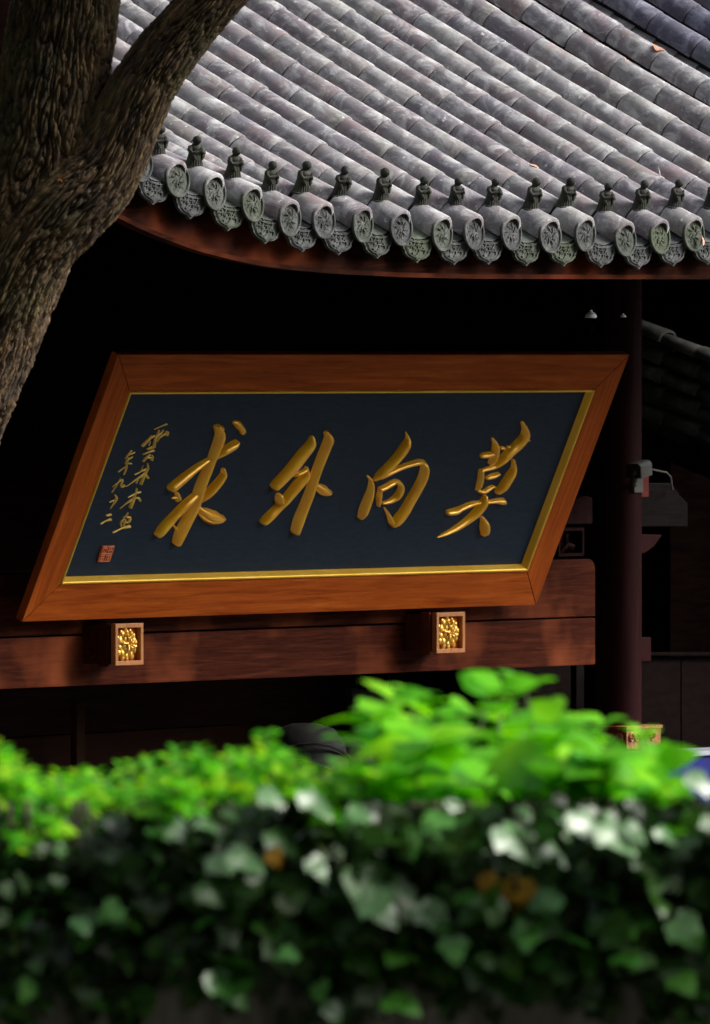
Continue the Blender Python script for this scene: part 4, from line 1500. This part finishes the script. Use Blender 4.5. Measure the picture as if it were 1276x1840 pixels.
M_BRIGHT = leaf_material('young_leaf', [(0, (.04, .30, .001)), (.4, (.10, .50, .001)), (.75, (.20, .64, .002)), (.95, (.36, .64, .005))], .6, .5, spec=.2)
M_BROAD = leaf_material('broad_leaf', [(0, (.06, .36, .001)), (.5, (.15, .58, .002)), (1, (.27, .68, .003))], .55, .5, spec=.22)
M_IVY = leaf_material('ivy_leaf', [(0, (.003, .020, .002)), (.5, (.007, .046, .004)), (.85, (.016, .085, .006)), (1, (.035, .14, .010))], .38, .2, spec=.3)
M_IVYD = leaf_material('ivy_inner_leaf_shaded', [(0, (.002, .012, .0015)), (.6, (.005, .028, .003)), (1, (.010, .050, .005))], .5, .1)  # colour darkened to stand in for shade in the gaps between leaves
M_YEL = leaf_material('yellowed_leaf', [(0, (.50, .24, .02)), (1, (.58, .32, .03))], .5, .3)
M_CROWN = leaf_material('crown_leaf', [(0, (.015, .04, .008)), (1, (.035, .08, .015))], .5, .2)
M_STEM = NT('stem_green').set(Base_Color=(.10, .16, .03), Roughness=.6).m
M_TWIG = NT('twig_brown').set(Base_Color=(.05, .035, .02), Roughness=.85).m


def leaf_from_outline(half, name, mat, fold=.25, droop=.35, wav=.06, seed=1):
    """half: right-hand outline from base (0,0) to tip (0,1); mirrored; folded at the midrib"""
    rnd = random.Random(seed)
    vs = []; fs = []
    n = len(half)
    mid = [V((0, y, 0)) for x_, y in half]
    # keep the midrib between 0 and 1
    ys = [max(0.0, min(1.0, i / (n - 1))) for i in range(n)]
    def zz(x_, y): return -droop * y * y * .6 + fold * abs(x_) - .5 * x_ * x_ + wav * sin(y * 9 + x_ * 7 + seed)
    for i in range(n): vs.append(V((0, ys[i], zz(0, ys[i]))))
    for s_ in (1, -1):
        for i in range(n):
            x_, y = half[i]
            vs.append(V((s_ * x_, y, zz(x_, y))))
    for i in range(n - 1):
        fs.append((i, n + i, n + i + 1, i + 1))
        fs.append((i, i + 1, 2 * n + i + 1, 2 * n + i))
    return mesh_of(name, [v_ for v_ in vs], fs, mat, True)


IVY_H = [(.0, .0), (.20, -.12), (.40, -.06), (.50, .12), (.58, .34), (.40, .42), (.36, .56), (.28, .76), (.12, .93), (.0, 1.06)]
OVA_H = [(.0, .0), (.16, .06), (.27, .20), (.32, .38), (.30, .55), (.22, .72), (.12, .87), (.0, 1.02)]
ivyM = [leaf_from_outline(IVY_H, 'leaf', M_IVY, .22, .4, .03, s_) for s_ in (1, 2, 3)]
ovaM = [leaf_from_outline(OVA_H, 'leaf', M_BRIGHT, .3, .5, .02, s_) for s_ in (1, 2, 3)]
broM = [leaf_from_outline([(a * 1.25, b) for a, b in OVA_H], 'leaf', M_BROAD, .3, .55, .03, s_) for s_ in (1, 2, 3)]
rl = random.Random(21)


def leaf_matrix_n(p, tip, nrm, size):
    z = nrm.normalized()
    y = (tip - z * tip.dot(z)).normalized()
    x_ = y.cross(z)
    return Matrix.Translation(p) @ Matrix((x_, y, z)).transposed().to_4x4() @ Matrix.Scale(size, 4)


def leaf_matrix(p, tip, nrm, size):
    y = tip.normalized()
    x_ = y.cross(nrm).normalized()
    z = x_.cross(y)
    return Matrix.Translation(p) @ Matrix((x_, y, z)).transposed().to_4x4() @ Matrix.Scale(size, 4)


def add_leaf(mb, me, M):
    b = len(mb.v)
    mb.v += [M @ v_.co for v_ in me.vertices]
    mb.f += [tuple(b + i for i in f.vertices) for f in me.polygons]


def rdir(): return V((rl.gauss(0, 1), rl.gauss(0, 1), rl.gauss(0, 1))).normalized()


# ---- garden wall carrying the ivy
DW = 17.02
k = NT('plastered_wall'); v = k.mapping(rand=False)
n1 = k.noise(v, 3, 6); n2 = k.noise(k.mapping((20, 20, 3), rand=False), 2, 4)
k.set(Base_Color=k.mix(k.ramp(n2, [(.4, 0), (.65, .7)]), k.ramp(n1, [(.3, (.16, .16, .14)), (.7, (.30, .30, .27))]), (.06, .065, .05)), Roughness=.9)
k.bump(n1, .4, .01)
mb = MB()
Wm = Matrix((RGT, HF, V((0, 0, 1)))).transposed().to_4x4()


def gw(a, d, z):       # along the wall, distance from the viewpoint, height
    return RGT * a + HF * d + V((0, 0, z))


zt_w = 4.20
for a0_, a1_, z0_, z1_, d0_, d1_ in ((-9, 9, 3.30, zt_w - .06, DW, DW + .14), (-9.02, 9.02, zt_w - .06, zt_w, DW - .03, DW + .14)):
    vs = [gw(a, d, z) for a in (a0_, a1_) for d in (d0_, d1_) for z in (z0_, z1_)]
    mb.add(vs, [(0, 1, 3, 2), (4, 6, 7, 5), (0, 4, 5, 1), (2, 3, 7, 6), (0, 2, 6, 4), (1, 5, 7, 3)])
o = mb.build('garden_wall', k.m, None, loc=gw(0, DW + .07, 3.3))
tag(o, 'low pale plastered wall almost hidden under hanging ivy, front of the picture', 'wall')

# ---- hanging ivy
ivy = empty('climbing_ivy', gw(0, DW, 4.2))
tag(ivy, 'dark glossy ivy hanging over the low wall along the bottom of the picture', 'ivy')
iw = parent_world(ivy)
SCF = 17.0 / FPX


IVY_TOP = [(-100, 1570), (60, 1545), (180, 1520), (330, 1480), (480, 1440), (600, 1450), (700, 1465), (850, 1450), (1050, 1440), (1150, 1420), (1300, 1400)]


def ivy_density(px, py):
    if py < interp(IVY_TOP, px) + rl.uniform(-25, 40): return 0
    f = 1.0
    lim = 1760 + 25 * sin(px * .012) + 40 * sin(px * .031 + 1)
    if py > lim: f *= max(.05, 1 - (py - lim) / 45)
    return f


half_v = (SUN + -FWD).normalized()
nleaf = 0
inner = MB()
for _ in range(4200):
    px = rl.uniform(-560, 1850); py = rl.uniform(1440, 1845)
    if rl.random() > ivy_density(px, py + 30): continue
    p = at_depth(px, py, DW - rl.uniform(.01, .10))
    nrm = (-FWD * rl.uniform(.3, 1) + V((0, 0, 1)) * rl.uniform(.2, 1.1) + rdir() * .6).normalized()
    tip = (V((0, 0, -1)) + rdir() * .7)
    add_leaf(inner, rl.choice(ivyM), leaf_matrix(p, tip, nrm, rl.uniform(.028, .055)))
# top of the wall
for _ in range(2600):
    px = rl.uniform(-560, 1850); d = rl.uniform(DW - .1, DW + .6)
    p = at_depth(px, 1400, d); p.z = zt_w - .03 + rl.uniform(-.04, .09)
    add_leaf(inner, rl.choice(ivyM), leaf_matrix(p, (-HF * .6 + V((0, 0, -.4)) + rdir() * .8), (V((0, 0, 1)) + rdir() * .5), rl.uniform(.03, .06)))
# second, nearer layer of small mid-green leaves
near = MB()
for _ in range(1500):
    px = rl.uniform(-560, 1850); py = rl.uniform(1420, 1840)
    if rl.random() > ivy_density(px, py): continue
    p = at_depth(px, py, DW - rl.uniform(.08, .16))
    nrm = (-FWD * rl.uniform(.1, .9) + V((0, 0, 1)) * rl.uniform(.1, 1.1) + RGT * rl.uniform(-.5, .5) + rdir() * .5).normalized()
    add_leaf(near, rl.choice(ivyM), leaf_matrix_n(p, V((0, 0, -1)) + rdir() * .6, nrm, rl.uniform(.022, .045)))
me = near.mesh('small_leaves', M_IVY, smooth=True)
me.transform(Matrix.Translation(-iw))
tag(link('small_leaves', me, ivy), 'small shiny outer leaves of the ivy', kind='stuff')
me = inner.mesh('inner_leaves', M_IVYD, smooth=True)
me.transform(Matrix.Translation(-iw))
tag(link('inner_leaves', me, ivy), 'small inner leaves and shoots of the ivy, coloured dark for the shade between leaves', kind='stuff')

# leaves that catch the sky, placed where the photograph shows bright ones: (px, py, size px, glint)
GL = [(500, 1442, 60, 1), (552, 1440, 72, 1), (300, 1490, 75, 1), (355, 1480, 50, .8), (490, 1512, 70, 1), (535, 1532, 58, 1), (420, 1545, 70, .9), (405, 1560, 55, .8),
      (362, 1605, 62, .9), (905, 1510, 95, 1), (975, 1530, 65, 1), (1040, 1480, 80, 1), (1085, 1500, 85, 1), (1125, 1492, 50, .8), (1185, 1500, 48, .9), (1195, 1575, 90, .9), (1270, 1415, 60, .9),
      (1268, 1590, 50, .7), (625, 1490, 70, .55), (640, 1585, 110, .7), (600, 1590, 80, .6), (730, 1605, 70, .5), (760, 1645, 80, .4), (590, 1685, 60, .6), (530, 1720, 40, .6), (215, 1640, 50, .5), (250, 1650, 35, .5),
      (1165, 1660, 75, .6), (1215, 1670, 75, .5), (1095, 1650, 60, .4), (385, 1770, 90, .35), (430, 1740, 60, .3), (345, 1730, 55, .3), (860, 1745, 120, .2), (700, 1810, 70, .35), (1010, 1770, 90, .3), (800, 1480, 60, .5), (655, 1470, 50, .6), (1255, 1475, 45, .8), (560, 1555, 50, .5), (1000, 1620, 60, .2), (950, 1660, 80, .25), (500, 1690, 70, .25), (660, 1630, 80, .4), (880, 1640, 70, .2), (1260, 1690, 60, .3)]
k = ivyM
M_IVYB = leaf_material('ivy_leaf_waxy', [(0, (.02, .10, .012)), (1, (.05, .17, .03))], .34, .12, spec=.75)
ivyW = []
for s_ in (4, 5, 6):
    ivyW.append(leaf_from_outline(IVY_H, 'leaf', M_IVYB, .04, .10, .02, s_))
M_IVYG = leaf_material('ivy_leaf_mid', [(0, (.010, .07, .006)), (.6, (.02, .13, .010)), (1, (.05, .20, .02))], .36, .2, spec=.5)
ivyG = [leaf_from_outline(IVY_H, 'leaf', M_IVYG, .2, .35, .03, s_) for s_ in (7, 8, 9)]
for (px, py, sz, gl_) in GL:
    p = at_depth(px, py - sz * .25, DW - rl.uniform(.10, .22))
    nrm = ((half_v * .85 + V((0, 0, .36))) * gl_ + (-FWD * .8 + V((0, 0, .6)) + rdir() * .4) * (1 - gl_) + rdir() * .12).normalized()
    tip = V((0, 0, -.45)) - HF * .4 + RGT * rl.choice((-1, 1)) * rl.uniform(.5, 1.1)
    me = rl.choice(ivyW if gl_ > .75 else ivyG)
    link('leaf', me, ivy, mw=Matrix.Translation(-iw) @ leaf_matrix_n(p, tip, nrm, sz * SCF * .95)); nleaf += 1
yl = leaf_from_outline(IVY_H, 'leaf', M_YEL, .3, .9, .05, 3)
for px, py, sz in ((895, 1580, 62), (940, 1582, 58), (487, 1530, 34)):
    p = at_depth(px, py, DW - .17)
    o = link('leaf', yl, ivy, mw=Matrix.Translation(-iw) @ leaf_matrix(p, V((0, 0, -1)) + RGT * rl.uniform(-.8, .8), -FWD + V((0, 0, .4)), sz * SCF)); nleaf += 1
    o['label'] = 'yellow brown withered ivy leaf'
while nleaf < 296:
    px = rl.uniform(-60, 1340); py = rl.uniform(1420, 1830)
    if px < 330 and rl.random() < .6: continue
    if rl.random() > ivy_density(px, py): continue
    sz = rl.uniform(28, 68) * (.75 if px < 330 else 1)
    p = at_depth(px, py - sz * .3, DW - rl.uniform(.05, .2))
    nrm = (-FWD * rl.uniform(.15, .9) + V((0, 0, 1)) * rl.uniform(.1, 1.1) + RGT * rl.uniform(-.5, .5) + rdir() * .4).normalized()
    tip = (V((0, 0, -1)) + RGT * rl.uniform(-.8, .8) - HF * rl.uniform(0, .5))
    link('leaf', rl.choice(ivyM + ivyM + ivyG), ivy, mw=Matrix.Translation(-iw) @ leaf_matrix_n(p, tip, nrm, sz * SCF)); nleaf += 1
mb = MB()
for _ in range(60):
    px = rl.uniform(-60, 1340)
    q = [at_depth(px + j * rl.uniform(-6, 12), 1440 + j * rl.uniform(35, 60), DW - .05 - .02 * sin(j)) for j in range(7)]
    mb.tube(q, [.004 * (1 - j / 9) for j in range(7)], 5)
tag(mb.build('stems', M_TWIG, ivy, loc=iw, smooth=True), kind='stuff')

# ---- bright shrubs growing from the planter behind the wall
def shrub(name, xr, outline, base_y, dr, meshes, lsz, nbig, nstuff, label, cat, group, seed, stem_mat, side=.8):
    rr = random.Random(seed)
    xm = (xr[0] + xr[1]) / 2
    e = empty(name, at_depth(xm, 1500, (dr[0] + dr[1]) / 2))
    e.location.z = 4.16
    tag(e, label, cat, group)
    ew = parent_world(e)
    stuff = MB(); n_ = 0
    stems = MB()
    tot = nbig + nstuff
    # shoots: each rises from the soil, its leaves in opposite pairs
    made = 0
    lv = []
    while made < tot:
        px = rr.uniform(*xr)
        d = rr.uniform(*dr)
        top = interp(outline, px) + abs(rr.gauss(0, 1)) * 32 + max(0, 17.3 - d) * rr.uniform(100, 420)
        if d < 17.08: top = rr.uniform(interp(outline, px) + 25, interp(IVY_TOP, px) + rr.choice((10, 30, 60, 130)) * rr.random())
        if top > base_y - 10: top = base_y - rr.uniform(10, 40)
        bx = px + rr.uniform(-40, 40)
        base = at_depth(bx, 1450, max(d, 17.25)); base.z = 4.15
        tp = at_depth(px, top, d)
        mid = (base + tp) / 2 + RGT * rr.uniform(-.03, .03) + V((0, 0, .06 if d < 17.2 else 0))
        q = [base, mid, tp]
        stems.tube(q, [.0035, .0028, .0015], 5)
        Ls = (tp - base).length
        z_ = 0
        nn = max(3, int(Ls / (lsz[1] * SCF * .38)))
        for j in range(nn):
            t = 1 - j / nn * .75
            p = base.lerp(tp, t) + (mid - (base + tp) / 2) * (1 - (2 * t - 1) ** 2)
            sz = rr.uniform(*lsz) * SCF * (.55 if j == 0 else 1)
            a = j * 1.57 + rr.uniform(-.5, .5)
            for s_ in (0, pi):
                out = RGT * cos(a + s_) + HF * sin(a + s_)
                tip = out * side + V((0, 0, rr.uniform(-.25, .55) + (.6 if j == 0 else 0)))
                nrm = V((0, 0, 1)) - out * .15 + V((rr.gauss(0, .28), rr.gauss(0, .28), 0)) - FWD * .25
                lv.append((to_px(p)[1] + rr.uniform(-30, 30) + (d - dr[0]) * 40, leaf_matrix(p, tip, nrm, sz)))
                made += 1
    lv.sort(key=lambda t: t[0])
    for j, (_, M) in enumerate(lv[:tot]):
        me = meshes[j % 3]
        if j < nbig:
            link('leaf', me, e, mw=Matrix.Translation(-ew) @ M)
        else:
            add_leaf(stuff, me, M)
    if stuff.v:
        me = stuff.mesh('inner_leaves', meshes[0].materials[0], smooth=True)
        me.transform(Matrix.Translation(-ew))
        tag(link('inner_leaves', me, e), kind='stuff', label='leaves inside the shrub')
    tag(stems.build('stems', stem_mat, e, loc=ew, smooth=True), kind='stuff')
    return e


shrub('leafy_shrub', (-90, 330), [(-90, 1330), (0, 1335), (30, 1352), (90, 1372), (160, 1388), (215, 1372), (260, 1362), (330, 1350)], 1560, (16.82, 17.9), ovaM, (24, 46), 290, 1900,
      'low bright green shrub with small leaves, at the far left of the hedge', 'shrub', 'bright green shrubs above the ivy', 1, M_STEM)
shrub('leafy_shrub', (300, 690), [(300, 1352), (380, 1338), (430, 1352), (470, 1330), (520, 1352), (560, 1362), (600, 1372), (640, 1360), (690, 1370)], 1500, (16.82, 17.9), ovaM, (26, 48), 290, 1400,
      'bright green small leaved shrub in the middle of the hedge, with one shoot standing taller', 'shrub', 'bright green shrubs above the ivy', 2, M_STEM)
shrub('broad_leaved_shrub', (650, 1070), [(600, 1345), (640, 1330), (665, 1250), (690, 1232), (740, 1236), (790, 1258), (850, 1252), (890, 1232), (960, 1238), (1000, 1290), (1040, 1330), (1080, 1350)], 1470, (16.85, 17.8), broM, (85, 135), 150, 60,
      'tallest plant of the hedge, bright green with broad leaves, below the beam end', 'shrub', 'bright green shrubs above the ivy', 3, M_STEM, 1.0)
shrub('broad_leaved_shrub', (1050, 1215), [(1040, 1300), (1060, 1290), (1110, 1292), (1160, 1300), (1190, 1340), (1220, 1390)], 1480, (16.85, 17.8), broM, (60, 95), 70, 40,
      'smaller broad leaved green plant in front of the column foot', 'shrub', 'bright green shrubs above the ivy', 4, M_STEM, .9)
shrub('leafy_shrub', (1130, 1380), [(1130, 1410), (1200, 1415), (1250, 1450), (1380, 1460)], 1530, (16.85, 17.5), ovaM, (30, 50), 110, 160,
      'low green shrub at the right end of the hedge below the blue board', 'shrub', 'bright green shrubs above the ivy', 5, M_STEM)

# tall single shoot in the middle shrub
e = empty('young_shoot', at_depth(478, 1500, 17.5)); e.location.z = 4.16
tag(e, 'single slender shoot with yellow green tip rising above the middle of the hedge', 'shoot')
mb = MB(); tp = at_depth(478, 1312, 17.5)
mb.tube([e.location.copy(), (e.location + tp) / 2 + RGT * .01, tp], [.003, .0025, .001], 5)
mb.build('stem', M_STEM, e, loc=e.location, smooth=True)
for j, (px, py, s_, a) in enumerate(((470, 1320, 28, -1), (487, 1318, 28, 1), (478, 1345, 30, .4), (462, 1352, 30, -.8), (497, 1350, 30, .9), (480, 1372, 32, -.3))):
    link('leaf', ovaM[j % 3], e, mw=Matrix.Translation(-parent_world(e)) @ leaf_matrix(at_depth(px - a * 8, py, 17.5), RGT * a + V((0, 0, .3)), V((0, 0, 1)) - FWD * .8, s_ * SCF))

# ---- crown of the old tree (above the picture, plus clumps added for shade) and the dark wood behind the hall
def crown(parent, centres, n_, size, mat, name='crown', seed=9):
    rr = random.Random(seed)
    mb = MB()
    for _ in range(n_):
        c_, R_ = rr.choice(centres)
        d_ = V((rr.gauss(0, 1), rr.gauss(0, 1), rr.gauss(0, 1))).normalized() * R_ * rr.random() ** .4
        p = c_ + V((d_.x, d_.y, d_.z * .75))
        t = V((rr.gauss(0, 1), rr.gauss(0, 1), rr.gauss(0, .6) - .3)).normalized()
        nn = V((rr.gauss(0, .6), rr.gauss(0, .6), 1)).normalized()
        s_ = size * rr.uniform(.6, 1.3)
        x_ = t.cross(nn).normalized() * s_ * .35
        b = len(mb.v)
        mb.v += [p, p + t * s_ * .5 + x_, p + t * s_, p + t * s_ * .5 - x_]
        mb.f.append((b, b + 1, b + 2, b + 3))
    off = parent_world(parent)
    me = mesh_of(name, [v_ - off for v_ in mb.v], mb.f, mat, False)
    return tag(link(name, me, parent), 'dense leafy crown', kind='stuff')


c0 = at_depth(60, -700, TD)
sh = at_depth(95, -10, TD) + SUN * 1.7  # centre of leaf clumps added towards the sun to shade the upper trunk
crown(tree, [(c0 + V((-1.2, 0, .6)), 1.3), (c0 + RGT * -1.6 + V((0, 0, 0)), 1.1), (c0 + RGT * .0 - HF * .6 + V((0, 0, .9)), 1.1), (c0 + RGT * .9 + V((0, 0, .9)), .9), (c0 + RGT * .4 + V((0, 0, 1.9)), 1.2), (sh, .45), (sh + V((0, 0, .5)), .5)], 11000, .11, M_CROWN)
for j, (a, b) in enumerate(((-6, 0), (1.5, 3), (9, 1), (16, 4))):
    base = gw(a - 2, 47 + b, Z_YARD)
    bt = empty('background_tree', base)
    tag(bt, ['dark leafy tree behind the hall, seen only left of the leaning trunk', 'dark tree behind the hall roof ridge, second from the left', 'dark tree behind the hall roof, third from the left', 'dark tree behind the right part of the hall'][j], 'tree', 'dark trees behind the hall')
    mb = MB(); mb.tube([base, base + V((.1, 0, 2.5)), base + V((.2, .1, 5))], [.25, .2, .12], 10)
    mb.build('trunk', M_BARK, bt, loc=base, smooth=True)
    crown(bt, [(base + V((0, 0, 5.2)), 2.6), (base + V((1.4, 0, 4)), 2.0), (base + V((-1.4, .5, 4.2)), 2.0), (base + V((0, 0, 7)), 1.8)], 5000, .30, M_CROWN, seed=j)
